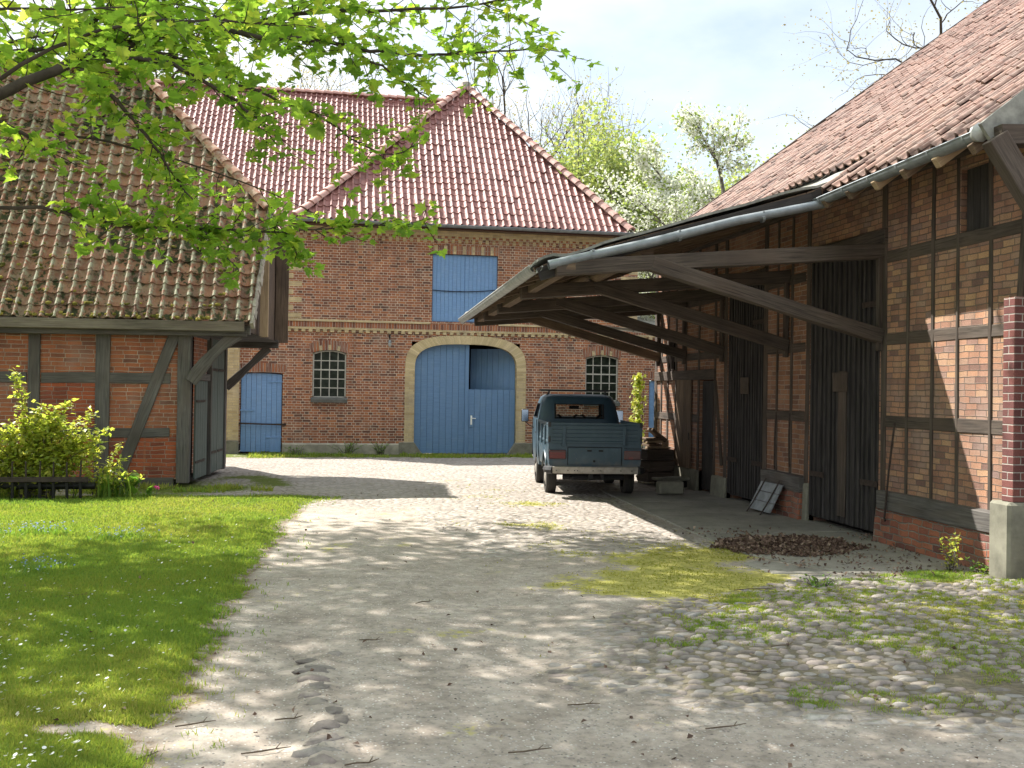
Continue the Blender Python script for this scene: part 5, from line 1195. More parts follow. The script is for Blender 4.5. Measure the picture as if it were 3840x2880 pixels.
scene.render.engine = 'CYCLES'; scene.cycles.use_denoising = True; scene.cycles.max_bounces = 8; scene.cycles.transparent_max_bounces = 12
# ------------------------------------------------------------------ vegetation
def tubes_np(name, polys, mat, parent=None, sides=(8, 6, 5, 4, 3, 3)):
    Vs, Ls, uvs = [], [], []; b = 0
    for pts, rr, lev in polys:
        P = np.array(pts, float); n = len(P); m = sides[min(lev, len(sides)-1)]
        T = np.gradient(P, axis=0); T /= np.linalg.norm(T, axis=1, keepdims=True)+1e-9
        ref = np.array([0, 0, 1.]) if abs(T[0, 2]) < .9 else np.array([1., 0, 0])
        S = np.cross(T, ref); S /= np.linalg.norm(S, axis=1, keepdims=True)+1e-9; U = np.cross(S, T)
        a = np.linspace(0, 2*math.pi, m, endpoint=False)
        ring = P[:, None]+(S[:, None]*np.cos(a)[None, :, None]+U[:, None]*np.sin(a)[None, :, None])*np.array(rr)[:, None, None]
        Vs.append(ring.reshape(-1, 3))
        i = np.arange(n-1)[:, None]*m; q = np.arange(m)[None]; q2 = (q+1) % m
        Ls.append(np.stack([b+i+q, b+i+q2, b+i+m+q2, b+i+m+q], 2).reshape(-1, 4)); b += n*m
    L = np.concatenate(Ls)
    return build_np(name, np.concatenate(Vs), L, np.full(len(L), 4), mat, parent, None, True)

def grow(rg, p, d, L, r, lev, mx, polys, tips, wob=.22, nch=(3, 5), spread=.75, up=.12, shrink=.68, seg=5, first=.35):
    p = np.array(p, float); d = np.array(d, float); d /= np.linalg.norm(d); pts = [p.copy()]; ds = [d.copy()]
    for k in range(seg):
        d = d+rg.normal(0, wob, 3)*(.6 if lev == 0 else 1.)+np.array([0, 0, up]); d /= np.linalg.norm(d); p = p+d*L/seg; pts.append(p.copy()); ds.append(d.copy())
    rr = np.linspace(r, r*(.5 if lev < mx else .25), seg+1); polys.append((pts, rr, lev))
    if lev >= mx-1: tips += [(q, e) for q, e in zip(pts[1:], ds[1:])]
    if lev == mx: return
    n = rg.integers(nch[0], nch[1]+1)
    for k in range(n):
        t = first+(1-first)*(k+rg.random())/n; t = min(t, 1.); i = min(int(t*seg), seg-1); f = t*seg-i
        q = pts[i]*(1-f)+pts[i+1]*f; a = rg.normal(0, 1, 3); a -= a.dot(ds[i])*ds[i]; a /= np.linalg.norm(a)
        s = spread*rg.uniform(.6, 1.25); e = ds[i]*math.cos(s)+a*math.sin(s)
        grow(rg, q, e, L*shrink*rg.uniform(.75, 1.15), rr[i]*rg.uniform(.5, .68), lev+1, mx, polys, tips, wob, nch, spread, up, shrink, seg, .25)
    grow(rg, pts[-1], ds[-1], L*shrink, rr[-1], lev+1, mx, polys, tips, wob, nch, spread, up, shrink, seg, .25)

DIA = ([(0, 0, 0), (.32, .45, .07), (0, 1, 0), (-.32, .45, .07)], [(0, 1, 2, 3)])
half = [(0, 0), (.14, -.10), (.40, -.06), (.36, .10), (.62, .34), (.40, .40), (.42, .60), (.22, .56), (.12, .74), (0, 1.0)]
ml = [(x, y, .24*x-.26*y*y) for x, y in half]; mr = [(-x, y, z) for x, y, z in ml[1:-1]]
MAPLE = (ml+mr, [tuple(range(10)), (0, 9)+tuple(range(17, 9, -1))])
BLOS = ([(math.cos(t), math.sin(t), .25*(k % 2)) for k, t in enumerate(np.linspace(0, 2*math.pi, 7)[:-1])], [tuple(range(6))])
def leafset(name, tpl, pos, nrm, size, mat, parent, rg, droop=.0, rnd=None):
    n = len(pos); return scatter(name, tpl[0], tpl[1], pos, rots(nrm, rg.uniform(0, 2*math.pi, n)), size, mat, parent, rnd)
BARK = plain_mat('dark bark', (.055,.045,.036), .95, 0., .15, .4, 9.); BARKG = plain_mat('grey bark', (.115,.10,.085), .95, 0., .15, .4, 7.)
LM = leaf_mat('maple leaf', [(0., (.08,.15,.035)), (.5, (.12,.20,.045)), (.85, (.16,.24,.05)), (1., (.22,.28,.06))], [(0., (.26,.46,.04)), (.5, (.42,.64,.06)), (.85, (.56,.72,.07)), (1., (.74,.78,.09))], .45, .4, .64)
LB_ = leaf_mat('haze-paled beech leaf', [(0., (.24,.29,.12)), (.6, (.31,.37,.16)), (1., (.38,.40,.20))], [(0., (.25,.35,.06)), (1., (.45,.48,.12))], .6, .2, .5)  # distance haze painted into the leaves as paler stops
LO_ = leaf_mat('opening oak bud', [(0., (.17,.14,.06)), (1., (.30,.27,.11))], [(0., (.3,.25,.1)), (1., (.45,.4,.15))], .7, .2, .4)
LW_ = leaf_mat('white blossom', [(0., (.66,.68,.58)), (.75, (.78,.79,.72)), (.76, (.22,.30,.07)), (1., (.30,.36,.10))], [(0., (.6,.62,.5)), (.75, (.6,.62,.5)), (.76, (.3,.4,.08)), (1., (.4,.5,.1))], .7, .1, .4)
LS_ = leaf_mat('golden shrub leaf', [(0., (.20,.27,.04)), (.5, (.32,.36,.06)), (.85, (.42,.40,.07)), (1., (.24,.34,.10))], [(0., (.42,.56,.06)), (.6, (.66,.70,.09)), (1., (.68,.62,.10))], .4, .5, .5)
LI_ = leaf_mat('green blade', [(0., (.06,.13,.02)), (.6, (.11,.20,.03)), (1., (.20,.26,.05))], [(0., (.15,.34,.03)), (1., (.36,.5,.05))], .45, .4, .4)
GR_ = leaf_mat('grass blade', [(0., (.10,.20,.035)), (.4, (.16,.25,.045)), (.75, (.25,.27,.05)), (1., (.38,.34,.12))], [(0., (.20,.36,.04)), (.6, (.38,.47,.05)), (1., (.52,.47,.10))], .7, .12, .4)
MO_ = leaf_mat('moss blade', [(0., (.16,.20,.035)), (.5, (.29,.29,.055)), (1., (.42,.37,.11))], [(0., (.28,.3,.02)), (1., (.46,.42,.05))], .7, .15, .4)
DRY_ = leaf_mat('dry brown leaf', [(0., (.065,.042,.032)), (.5, (.14,.09,.068)), (.85, (.22,.155,.115)), (1., (.33,.25,.19))], [(0., (.06,.03,.02)), (1., (.15,.09,.05))], .8, .2, .15)

# maple: trunk left of the view, boughs reaching into it, high crown over the lane
MT = world_parts(empty('maple_tree', (-3.5, 4.0, 0), 'leafy green maple whose boughs hang into the view from the left', 'tree'))
rg = np.random.default_rng(5)
B = dict(
 b1=[(-3.45, 4.1, 2.1), (-2.75, 5.2, 2.85), (-2.16, 6.08, 3.31), (-1.94, 6.44, 3.66), (-1.7, 6.61, 3.83), (-1.52, 6.78, 4.01), (-1.34, 6.85, 4.09), (-1.1, 7.01, 4.26), (-.84, 7.26, 4.42), (-.57, 7.42, 4.52), (-.22, 7.56, 4.68), (.33, 7.66, 4.76), (1.01, 7.74, 4.89), (1.31, 7.79, 4.98)],
 up=[(-1.35, 6.85, 4.1), (-1.28, 6.83, 4.22), (-1.16, 6.71, 4.28), (-1.07, 6.7, 4.4)],
 top2=[(-2.75, 5.2, 2.85), (-2.04, 6.77, 4.01), (-1.85, 6.94, 4.07), (-1.65, 7.0, 4.19), (-1.48, 7.07, 4.37), (-1.34, 7.15, 4.57)],
 low=[(-1.41, 6.81, 4.04), (-1.13, 6.91, 4.11), (-.85, 6.96, 4.05), (-.63, 7.02, 3.96), (-.37, 7.18, 3.91), (-.11, 7.23, 3.85), (.15, 7.39, 3.71), (.43, 7.44, 3.62), (.62, 7.51, 3.74)],
 mid=[(-1.41, 6.76, 3.98), (-1.03, 6.59, 3.95), (-.75, 6.54, 3.81), (-.57, 6.5, 3.69), (-.45, 6.58, 3.61), (-.36, 6.67, 3.5)],
 desc=[(-1.54, 6.68, 3.88), (-1.35, 6.54, 3.73), (-1.21, 6.52, 3.57), (-1.08, 6.49, 3.39), (-.98, 6.58, 3.26), (-.86, 6.66, 3.11)],
 upr=[(-.84, 7.26, 4.42), (-.53, 7.01, 4.27), (-.2, 7.05, 4.31), (.05, 7.1, 4.3), (.31, 7.16, 4.3), (.68, 7.29, 4.33), (.96, 7.35, 4.39), (1.25, 7.4, 4.45), (1.6, 7.43, 4.52)],
 upr2=[(.05, 7.1, 4.3), (.31, 7.06, 4.16), (.53, 7.12, 4.05), (.68, 7.19, 3.98)],
 b2=[(-3.45, 4.1, 2.3), (-2.29, 6.51, 2.99), (-1.99, 6.66, 3.01), (-1.82, 6.73, 3.03), (-1.61, 6.79, 2.99), (-1.37, 6.85, 2.96), (-1.21, 6.92, 2.96), (-1.03, 6.99, 3.0), (-.85, 7.06, 2.99), (-.52, 7.1, 2.99), (-.27, 7.16, 3.01), (.07, 7.2, 3.06), (.43, 7.24, 3.09), (.74, 7.27, 3.16)],
 b2d=[(-.85, 7.06, 2.99), (-.73, 6.94, 2.85), (-.59, 6.81, 2.7)], b2e=[(-.36, 7.18, 3.01), (-.25, 7.16, 2.88), (-.18, 7.14, 2.76)],
 top3=[(-2.75, 5.2, 2.85), (-2.2, 7.3, 4.2), (-1.7, 8.0, 4.65), (-.9, 8.6, 4.95), (.0, 8.9, 5.05)], top4=[(-2.16, 6.08, 3.31), (-1.6, 5.9, 3.75), (-1.1, 6.0, 3.98), (-.6, 6.2, 4.1), (-.1, 6.5, 4.2)], top5=[(-3.2, 4.6, 3.6), (-2.2, 5.3, 3.7), (-1.6, 5.6, 3.85), (-1.1, 5.7, 3.95)], mid2=[(-1.8, 7.2, 3.6), (-1.5, 7.6, 3.65), (-1.0, 8.0, 3.6), (-.5, 8.3, 3.5), (-.1, 8.5, 3.35)],
 b3=[(-2.75, 5.2, 2.85), (-2.08, 6.06, 3.46), (-1.87, 6.23, 3.43), (-1.68, 6.3, 3.34), (-1.61, 6.39, 3.27)])
RAD = dict(b1=(.046, .006), up=(.014, .005), top2=(.02, .006), low=(.014, .004), mid=(.018, .005), desc=(.018, .004), upr=(.02, .005), upr2=(.01, .004), b2=(.015, .003), b2d=(.008, .003), b2e=(.008, .003), b3=(.02, .006), top3=(.016, .005), top4=(.013, .004), top5=(.012, .004), mid2=(.010, .003))
# twig count, length, hang per bough
TW = dict(b1=(100, .46, -.02), up=(20, .4, .0), top2=(38, .42, .0), low=(42, .30, -.12), mid=(26, .30, -.12), desc=(28, .24, -.15), upr=(60, .32, -.06), upr2=(9, .22, -.15), b2=(64, .22, -.03), b2d=(6, .14, -.2), b2e=(6, .14, -.2), b3=(12, .3, -.1), top3=(66, .42, -.02), top4=(30, .34, -.04), top5=(22, .32, -.05), mid2=(14, .3, -.1))
polys = [([(-3.5, 4., -.1), (-3.5, 4., 1.), (-3.45, 4.1, 2.1), (-3.2, 4.6, 4.), (-2.6, 5.6, 6.2), (-2.2, 6.5, 8.5)], [.34, .27, .24, .2, .16, .09], 0)]; lp, ln = [], []
for k, pts in B.items():
    P = np.array(pts); n = len(P); r0, r1 = RAD[k]; t = np.linspace(0, n-1, n*3)
    Q = np.stack([np.interp(t, np.arange(n), P[:, a]) for a in range(3)], 1); Q[1:-1] = (Q[:-2]+2*Q[1:-1]+Q[2:])/4; Q[2:-1] += rg.normal(0, .006, Q[2:-1].shape)
    polys.append((Q, np.linspace(r0, r1, len(Q)), 1))
    nt_, tl, hg = TW[k]; lo = .28 if k in ('b1', 'top2', 'b2', 'b3') else .08
    for j in range(nt_):
        f = lo+(1-lo)*(j+rg.random())/nt_; i = min(int(f*(len(Q)-1)), len(Q)-2); q = Q[i]; d0 = Q[i+1]-Q[i]; d0 /= np.linalg.norm(d0)
        a = rg.normal(0, 1, 3); a[2] *= .55; a -= a.dot(d0)*d0*.3; a /= np.linalg.norm(a); e = d0*.55+a+np.array([0, 0, hg]); e /= np.linalg.norm(e); L = tl*rg.uniform(.55, 1.4)
        tw = [q]; 
        for s_ in range(4): e = e+rg.normal(0, .13, 3)+np.array([0, 0, hg*.4]); e /= np.linalg.norm(e); tw.append(tw[-1]+e*L/4)
        polys.append((tw, np.linspace(.0045, .002, 5), 4))
        for m_ in range(1, 5):
            nn_ = 2 if m_ < 4 else 4
            for _ in range(nn_):
                sd = rg.normal(0, 1, 3); sd /= np.linalg.norm(sd); pt = tw[m_]+sd*.045; lp.append(pt); ln.append(np.array([0, 0, 1.])+rg.normal(0, .42, 3)+np.array([-.1, .1, 0]))
# the high crown, above the picture
def proj_in(p):
    """is a point inside the picture wedge (kept free of high-crown leaves)"""
    x, y, z = p[:, 0], p[:, 1], p[:, 2]; f = x*math.sin(A_)+y*math.cos(A_); r = x*math.cos(A_)-y*math.sin(A_)
    return (f > .5) & (np.abs(r) < f*.54) & (z < 1.93+f*.405)
hp, hn = [], []
def crown_blob(c, rad3, nclump, nleaf, rg):
    cc = rg.normal(0, 1, (nclump, 3)); cc /= np.linalg.norm(cc, axis=1, keepdims=True); cc *= rg.random((nclump, 1))**.4; cc = cc*np.array(rad3)+np.array(c)
    q = np.repeat(cc, nleaf, 0)+rg.normal(0, 1, (nclump*nleaf, 3))*np.array([.50, .50, .20]); return cc, q
trk = np.array([-2.2, 6.5, 8.5])
for c, r3, nc in (((-1.8, 9.2, 9.8), (4.8, 4.4, 2.2), 122), ((1.0, 12.0, 10.2), (3.4, 2.6, 1.4), 50), ((-1., 5.5, 9.), (4., 3., 2.), 36)):
    cc, q = crown_blob(c, r3, nc, 78, rg); hp.append(q)
    for p in cc[::3]:
        mid = (trk+p)/2+rg.normal(0, .3, 3); w_ = np.array([trk*(1-t)**2+mid*2*t*(1-t)+p*t*t for t in np.linspace(0, 1, 7)])
        if not proj_in(w_).any(): polys.append((w_, np.linspace(.05, .008, 7), 2))
hp = np.concatenate(hp); hp = hp[~proj_in(hp)]
lp = np.concatenate([np.array(lp), hp]); ln = np.concatenate([np.array(ln), np.array([0, 0, 1.])+rg.normal(0, .4, (len(hp), 3))])
tubes_np('trunk', polys, BARK, MT)
nl = len(lp); sz = .036+.054*rg.random(nl)**.9; sz[nl-len(hp):] = rg.uniform(.10, .165, len(hp))
leafset('crown', MAPLE, lp, ln, sz, LM, MT, rg)

# tall lime left of the lawn: its crown throws the streaks of shade
LT = world_parts(empty('lime_tree', (-8.6, 14.5, 0), 'tall tree left of the lawn behind the maple boughs, its crown above the cottage roof', 'tree'))
polys = [([(-8.6, 14.5, -.1), (-8.6, 14.5, 3.), (-8.4, 14.6, 7.), (-8., 14.8, 10.)], [.4, .32, .26, .16], 0)]; trk = np.array([-8.3, 14.6, 7.5]); hp = []
for c, r3, nc in (((-7.2, 14.8, 11.), (5., 4.4, 2.6), 120), ((-3.6, 16.8, 11.2), (3.4, 2.8, 1.3), 50), ((-6, 19.5, 11.5), (4, 2.5, 1.5), 26)):
    cc, q = crown_blob(c, r3, nc, 72, rg); hp.append(q)
    for p in cc[::3]:
        mid = (trk+p)/2+rg.normal(0, .3, 3); w_ = np.array([trk*(1-t)**2+mid*2*t*(1-t)+p*t*t for t in np.linspace(0, 1, 7)])
        if not proj_in(w_).any(): polys.append((w_, np.linspace(.06, .01, 7), 2))
hp = np.concatenate(hp); hp = hp[~(proj_in(hp) & (hp[:, 0] > -4.6))]
tubes_np('trunk', polys, BARK, LT); leafset('crown', MAPLE, hp, np.array([0, 0, 1.])+rg.normal(0, .4, (len(hp), 3)), rg.uniform(.10, .17, len(hp)), LM, LT, rg)

# background trees
def tree(name, loc, h, label, seed, kind, group='trees behind the buildings', mx=4, **kw):
    rg = np.random.default_rng(seed); t = empty(name, loc, label, 'tree', 0, group); polys, tips = [], []
    grow(rg, (0, 0, -.2), kw.pop('lean', (0, 0, 1)), h*kw.pop('tl', .42), h*(.013 if kind == 'oak' else .018), 0, mx, polys, tips, **kw)
    tubes_np('trunk', polys, BARK if kind == 'oak' else BARKG, t)
    T = np.array([a for a, b in tips]); 
    def sp(n, s): i = rg.integers(0, len(T), n); return T[i]+rg.normal(0, s, (n, 3))
    up = lambda n: np.array([0, 0, .6])+rg.normal(0, .7, (n, 3))
    if kind == 'oak': p = sp(7500, .35); leafset('crown', DIA, p, up(len(p)), rg.uniform(.07, .16, len(p)), LO_, t, rg)
    if kind == 'oakgreen': p = sp(9000, .22); leafset('crown', DIA, p, up(len(p)), rg.uniform(.10, .2, len(p)), LB_, t, rg)
    if kind == 'beech': p = sp(30000, .5); leafset('crown', DIA, p, up(len(p)), rg.uniform(.15, .29, len(p)), LB_, t, rg)
    if kind == 'pear': p = sp(17000, .15); leafset('crown', BLOS, p, up(len(p)), rg.uniform(.035, .075, len(p)), LW_, t, rg)
    return t
def again(src, loc, rz, s, label):
    r = src.copy(); COL.objects.link(r); r.location = loc; r.rotation_euler = (0, 0, rz); r.scale = (s,)*3; r['label'] = label
    for ch in src.children:
        c = ch.copy(); COL.objects.link(c); c.parent = r
    return r
oak = tree('oak_tree', (12.9, 54, 0), 23.5, 'gnarled oak with nearly bare branches just right of the barn roof', 31, 'oak', wob=.26, spread=.80, nch=(4, 5), up=.10)
again(oak, (8.6, 64, 0), 2.2, 1.02, 'faint bare oak rising over the right slope of the barn roof')
again(oak, (-1.5, 66, 0), 4.0, 1.18, 'bare oak behind the barn ridge near the hip apex')
again(oak, (-8.5, 64, 0), 1.1, 1.22, 'bare oak behind the middle of the long barn ridge')
ogr = tree('oak_tree', (-13.5, 58, 0), 25., 'leafing oak behind the ridge of the half-timbered barn', 33, 'oakgreen', wob=.25, spread=.8, nch=(3, 4))
again(ogr, (-21, 55, 0), 2.5, 1.05, 'leafing oak at the upper left corner behind the maple boughs')
bee = tree('beech_tree', (15.6, 50, 0), 15., 'pale green young beech between the bare oak and the blossoming tree', 41, 'beech', wob=.15, spread=.72, up=.10, nch=(4, 5))
again(bee, (11.8, 50, 0), 1.9, .72, 'low yellowish green tree at the foot of the right barn hip')
again(bee, (23.4, 50, 0), 3.3, 1.0, 'pale green tree behind the blossoming pear beside the shed roof')
again(bee, (20.2, 46, 0), 4.1, .80, 'green crown filling the gap behind the straight pear trunk')
again(bee, (17.6, 49, 0), 2.6, .86, 'pale green crown between the low blossoming pears and the sky')
again(bee, (19.4, 54, 0), 5.0, .92, 'distant hazy green tree left of the blossoming pear')
pea = tree('pear_tree', (15.2, 36.5, 0), 12.6, 'tall white blossoming pear with a straight dark trunk left of the shed roof', 52, 'pear', wob=.18, spread=.95, up=.04, nch=(4, 5), tl=.62, shrink=.50)
again(pea, (12.6, 34.5, 0), 1.3, .68, 'low bushy pear in white blossom just above the canopy roof'); again(pea, (10.9, 35.5, 0), 4.3, .58, 'smallest white blossoming tree right of the barn eave')
oakr = tree('oak_tree', (36., 44, 0), 28., 'bare branches hanging in at the top above the shed roof', 36, 'oak', wob=.27, spread=.95, nch=(3, 4), up=.02)

# ------------------------------------------------------------------ grass, moss, flowers
BLADE = ([(-.5, 0, 0), (.5, 0, 0), (.36, .12, .55), (-.36, .12, .55), (.0, .45, 1.)], [(0, 1, 2, 3), (3, 2, 4)])
def blades(name, x, y, hmin, hmax, mat, seed, wmul=1., lean=.35):
    rg = np.random.default_rng(seed); n = len(x); z = gz(x, y)-.004; rot = rots(np.array([0, 0, 1.])+rg.normal(0, lean, (n, 3))*np.array([1, 1, .1]), rg.uniform(0, 2*math.pi, n))
    h = rg.uniform(hmin, hmax, n)*(.75+.5*vnoise(x, y, 2.3, 8)); w = np.clip(.0009*y, .0042, .016)*rg.uniform(.8, 1.3, n)*wmul
    rn = np.clip(fbm(x, y, .8, 15)*.75+rg.random(n)*.5-.12, 0, 1)
    return tag(scatter(name, BLADE[0], BLADE[1], np.stack([x, y, z], 1), rot, np.stack([w, h*.8, h], 1), mat, None, rn), kind='stuff')
rg = np.random.default_rng(77)
def samp(n, y0, y1, pw=1.6):
    a, b = y0**(1-pw), y1**(1-pw); return (a+(b-a)*rg.random(n))**(1/(1-pw))
y = samp(330000, 4.5, 18.6); x = -.34*y-.15+rg.random(len(y))*(lawn_edge(y)+.5+.34*y+.15); f, _, _ = fields(x, y)
k = (f+(fbm(x, y, 9., 5)-.5)*.9+rg.normal(0, .16, len(x)) > .50) & (x > -6.9); blades('grass', x[k], y[k], .022, .05, GR_, 3)
y = samp(90000, 6., 21., 1.4); x = 1.2+rg.random(len(y))*6.2; _, f, cb_ = fields(x, y)
k = (f+(fbm(x, y, 7., 6)-.5)*1.5+rg.normal(0, .15, len(x)) > .70) & ~((x > 4.95) & (y > 10.3) & (x < 7.5)); blades('moss', x[k], y[k], .010, .026, MO_, 4, 1.25, .5)
x = -2.2+rg.random(9000)*12.; y = 29.+rg.random(9000)*1.7; k = (fbm(x, y, 1.3, 4) > .52) & ~((x > 2.3) & (x < 5.9) & (y > 30.3)); blades('grass', x[k], y[k], .04, .13, GR_, 5, 1.3)
x = rg.uniform(-6.5, -1., 9000); y = rg.uniform(18.2, 20.2, 9000); k = fbm(x, y, 1.6, 12) > np.where(x > -3., .56, .40); blades('grass', x[k], y[k], .05, .14, GR_, 6, 1.2)
# grass tufts between the cobbles
cx_ = rg.uniform(2.2, 8., 2000); cy_ = rg.uniform(5.6, 10.3, 2000); kk = (cx_ > cob_left(cy_)+.5) & (fbm(cx_, cy_, .9, 44) > .44); cx_, cy_ = cx_[kk], cy_[kk]
x = np.repeat(cx_, 40)+rg.normal(0, .05, len(cx_)*40); y = np.repeat(cy_, 40)+rg.normal(0, .025, len(cx_)*40); blades('grass', x, y, .018, .042, GR_, 7, .9, .5)
# daisies
DAI = ([(math.cos(t), math.sin(t), .1*(k % 2)) for k, t in enumerate(np.linspace(0, 2*math.pi, 11)[:-1])]+[(0, 0, .12)], [(k, (k+1) % 10, 10) for k in range(10)])
DM = leaf_mat('daisy petals', [(0., (.70,.70,.66)), (1., (.82,.82,.80))], [(0., (.5,.5,.45)), (1., (.5,.5,.45))], .8, .1, .3)
y = samp(620, 4.8, 15, 1.5); x = -.33*y+rg.random(len(y))*(lawn_edge(y)+.33*y-.15); f, _, _ = fields(x, y); k = (f > .8) & (fbm(x, y, .7, 2) > .40); x, y = x[k], y[k]
tag(scatter('daisies', DAI[0], DAI[1], np.stack([x, y, gz(x, y)+rg.uniform(.03, .055, len(x))], 1), rots(np.array([-.3, .2, 1.])+rg.normal(0, .35, (len(x), 3)), rg.random(len(x))), rg.uniform(.007, .013, len(x)), DM), kind='stuff')
# forget-me-nots drifting over the lawn
FM = leaf_mat('forget-me-not blue', [(0., (.20,.27,.48)), (1., (.36,.44,.60))], [(0., (.2,.3,.6)), (1., (.3,.4,.6))], .8, .1, .3)
c = np.stack([rg.uniform(-5.4, -2.35, 90), rg.uniform(10.6, 14.0, 90)], 1); k = (fbm(c[:, 0], c[:, 1], .7, 61) > .47) & (c[:, 0] > -.34*c[:, 1]-.3); c = c[k]
x = np.repeat(c[:, 0], 26)+rg.normal(0, .16, len(c)*26); y = np.repeat(c[:, 1], 26)+rg.normal(0, .10, len(c)*26); z = gz(x, y)+rg.uniform(.05, .16, len(x))
tag(scatter('forget_me_nots', BLOS[0], BLOS[1], np.stack([x, y, z], 1), rots(np.array([0, 0, 1.])+rg.normal(0, .5, (len(x), 3)), rg.random(len(x))), rg.uniform(.006, .013, len(x)), FM), kind='stuff')
x2 = np.repeat(x, 2)+rg.normal(0, .02, len(x)*2); y2 = np.repeat(y, 2)+rg.normal(0, .02, len(x)*2); blades('flower_stems', x2, y2, .06, .13, LI_, 8, 1.1, .3)

# ------------------------------------------------------------------ cobbles in the foreground
DOME = ([(math.cos(a)*r, math.sin(a)*r, z) for r, z in ((1.08, -.8), (1., .05), (.78, .72)) for a in np.linspace(0, 2*math.pi, 11)[:-1]]+[(0, 0, 1.)], [(r*10+k, r*10+(k+1) % 10, r*10+10+(k+1) % 10, r*10+10+k) for r in range(2) for k in range(10)]+[(20+k, 20+(k+1) % 10, 30) for k in range(10)])
px_, py_, sx_, sy_ = [], [], [], []
yy = 4.75
while yy < 10.5:
    dy = R.uniform(.075, .108); xx = 1.2+R.random()*.2
    while xx < 8.6:
        w_ = R.uniform(.075, .175); px_.append(xx+w_/2); py_.append(yy+R.uniform(-.02, .02)+.04*math.sin(xx*2.2)); sx_.append(w_*.48); sy_.append(dy*.47); xx += w_+R.uniform(.004, .03)
    yy += dy*1.0
px_, py_, sx_, sy_ = map(np.array, (px_, py_, sx_, sy_))
cov = sstep(-.35, .5, px_-cob_left(py_)+(fbm(px_, py_, 1.2, 71)-.5)*1.6)*sstep(10.6, 10.1, py_+(px_ < 6.8)*.35)
k = (cov > .35) & (fbm(px_, py_, .8, 19) < .70) & ~((px_ > 6.9) & (px_ < 7.8) & (py_ > 9.4) & (py_ < 9.9))
px_, py_, sx_, sy_, cov = px_[k], py_[k], sx_[k], sy_[k], cov[k]; n = len(px_)
hh = rg.uniform(.010, .032, n)*(.35+.65*cov); tilt = np.array([0, 0, 1.])+rg.normal(0, .07, (n, 3)); rot = rots(tilt, np.zeros(n))
Rz = rg.normal(0, .18, n); cz, sz_ = np.cos(Rz), np.sin(Rz); RM = np.zeros((n, 3, 3)); RM[:, 0, 0] = cz; RM[:, 0, 1] = -sz_; RM[:, 1, 0] = sz_; RM[:, 1, 1] = cz; RM[:, 2, 2] = 1
tl_ = rg.normal(0, .10, (n, 2)); RM[:, 2, 0] = tl_[:, 0]; RM[:, 2, 1] = tl_[:, 1]
tv = np.array(DOME[0]); base_ = np.stack([px_, py_, gz(px_, py_)-.006], 1)
jit = 1+rg.normal(0, .09, (n, 10)); jit = np.concatenate([jit, jit, jit, np.ones((n, 1))], 1); VV = tv[None]*np.stack([jit, jit, np.ones_like(jit)], 2)*np.stack([sx_, sy_, hh], 1)[:, None]
VV = np.einsum('nij,nkj->nki', RM, VV)+base_[:, None]; lf = np.concatenate([np.array(f) for f in DOME[1]]); tot = np.array([len(f) for f in DOME[1]])
g = G('field cobble'); p = g.pos(); c_ = g.ramp(g.attr('rnd'), [(0., (.13,.112,.098)), (.35, (.19,.168,.148)), (.6, (.225,.185,.165)), (.8, (.25,.225,.20)), (1., (.185,.18,.172))])
c_ = g.mix(1., c_, g.ramp(g.noise(p, 22., 5., .7), [(.28, .65), (.72, 1.2)]), 'MULTIPLY'); c_ = g.mix(g.mrange(g.noise(p, 5., 4.), .52, .66, 0., .65), c_, (.26,.23,.19)); g.bump(g.noise(p, 60., 4.), .5, .005); M['cobble'] = g.fin(c_, .85, 0., .3)
o = build_np('cobblestones', VV.reshape(-1, 3), (lf[None]+np.arange(n)[:, None]*31).ravel(), np.tile(tot, n), M['cobble'], None, np.repeat(rg.random(n), 31), True); tag(o, kind='structure')
# raised row of old edging stones along the lane
ORD = 'first second third fourth fifth sixth seventh eighth ninth tenth eleventh twelfth thirteenth fourteenth fifteenth sixteenth seventeenth'.split()
for k in range(15):
    yk = 5.2+k*.165+R.uniform(-.05, .05); xk = -.02-.07*math.sin(yk*3)+R.uniform(-.07, .07)
    if yk > 7.7: break
    s3 = (R.uniform(.05, .14), R.uniform(.04, .08), R.uniform(.012, .030)); tv2 = np.array(DOME[0])*np.array(s3); tv2[:, :2] *= 1+NR.normal(0, .14, (31, 1)); tv2[:, 2] *= 1+NR.normal(0, .15, 31)
    o = build_np('edging_stone', tv2, lf, tot, M['cobble'], None, np.full(31, R.random()), True); o.location = (xk, yk, float(gz(xk, yk))-.012); o.rotation_euler = (R.uniform(-.15, .15), R.uniform(-.15, .15), R.uniform(-.4, .4))
    tag(o, ORD[k]+' grey stone from the near end of the raised row in the lane', 'stone', 'stones of the raised row in the lane')
# ------------------------------------------------------------------ dead leaves, twigs
def leaves_at(name, x, y, z, smin, smax, label=None, cat=None):
    n = len(x); o = scatter(name, MAPLE[0] if smax > .09 else [(0,0,0),(.4,.35,.25),(.1,1,.1),(-.35,.5,.3)], MAPLE[1] if smax > .09 else [(0,1,2,3)], np.stack([x, y, z], 1), rots(np.array([0, 0, .8])+rg.normal(0, .55, (n, 3)), rg.uniform(0, 6.3, n)), rg.uniform(smin, smax, n), DRY_)
    return tag(o, label, cat, None, None if label else 'stuff')
n = 4200; a = rg.uniform(0, 2*math.pi, n); r_ = np.sqrt(rg.random(n))*(.7+.55*vnoise(np.cos(a)*3+9, np.sin(a)*3+9, 1., 4)); x = 5.80+r_*np.cos(a)*1.0+r_*np.sin(a)*.15; y = 12.2+r_*np.sin(a)*.72; m_ = np.clip(1-r_**2, 0, 1)
leaves_at('leaf_heap', x, y, .020+rg.random(n)*.065*m_, .025, .075, 'flat heap of dry brown leaves on the concrete under the canopy', 'leaf heap')
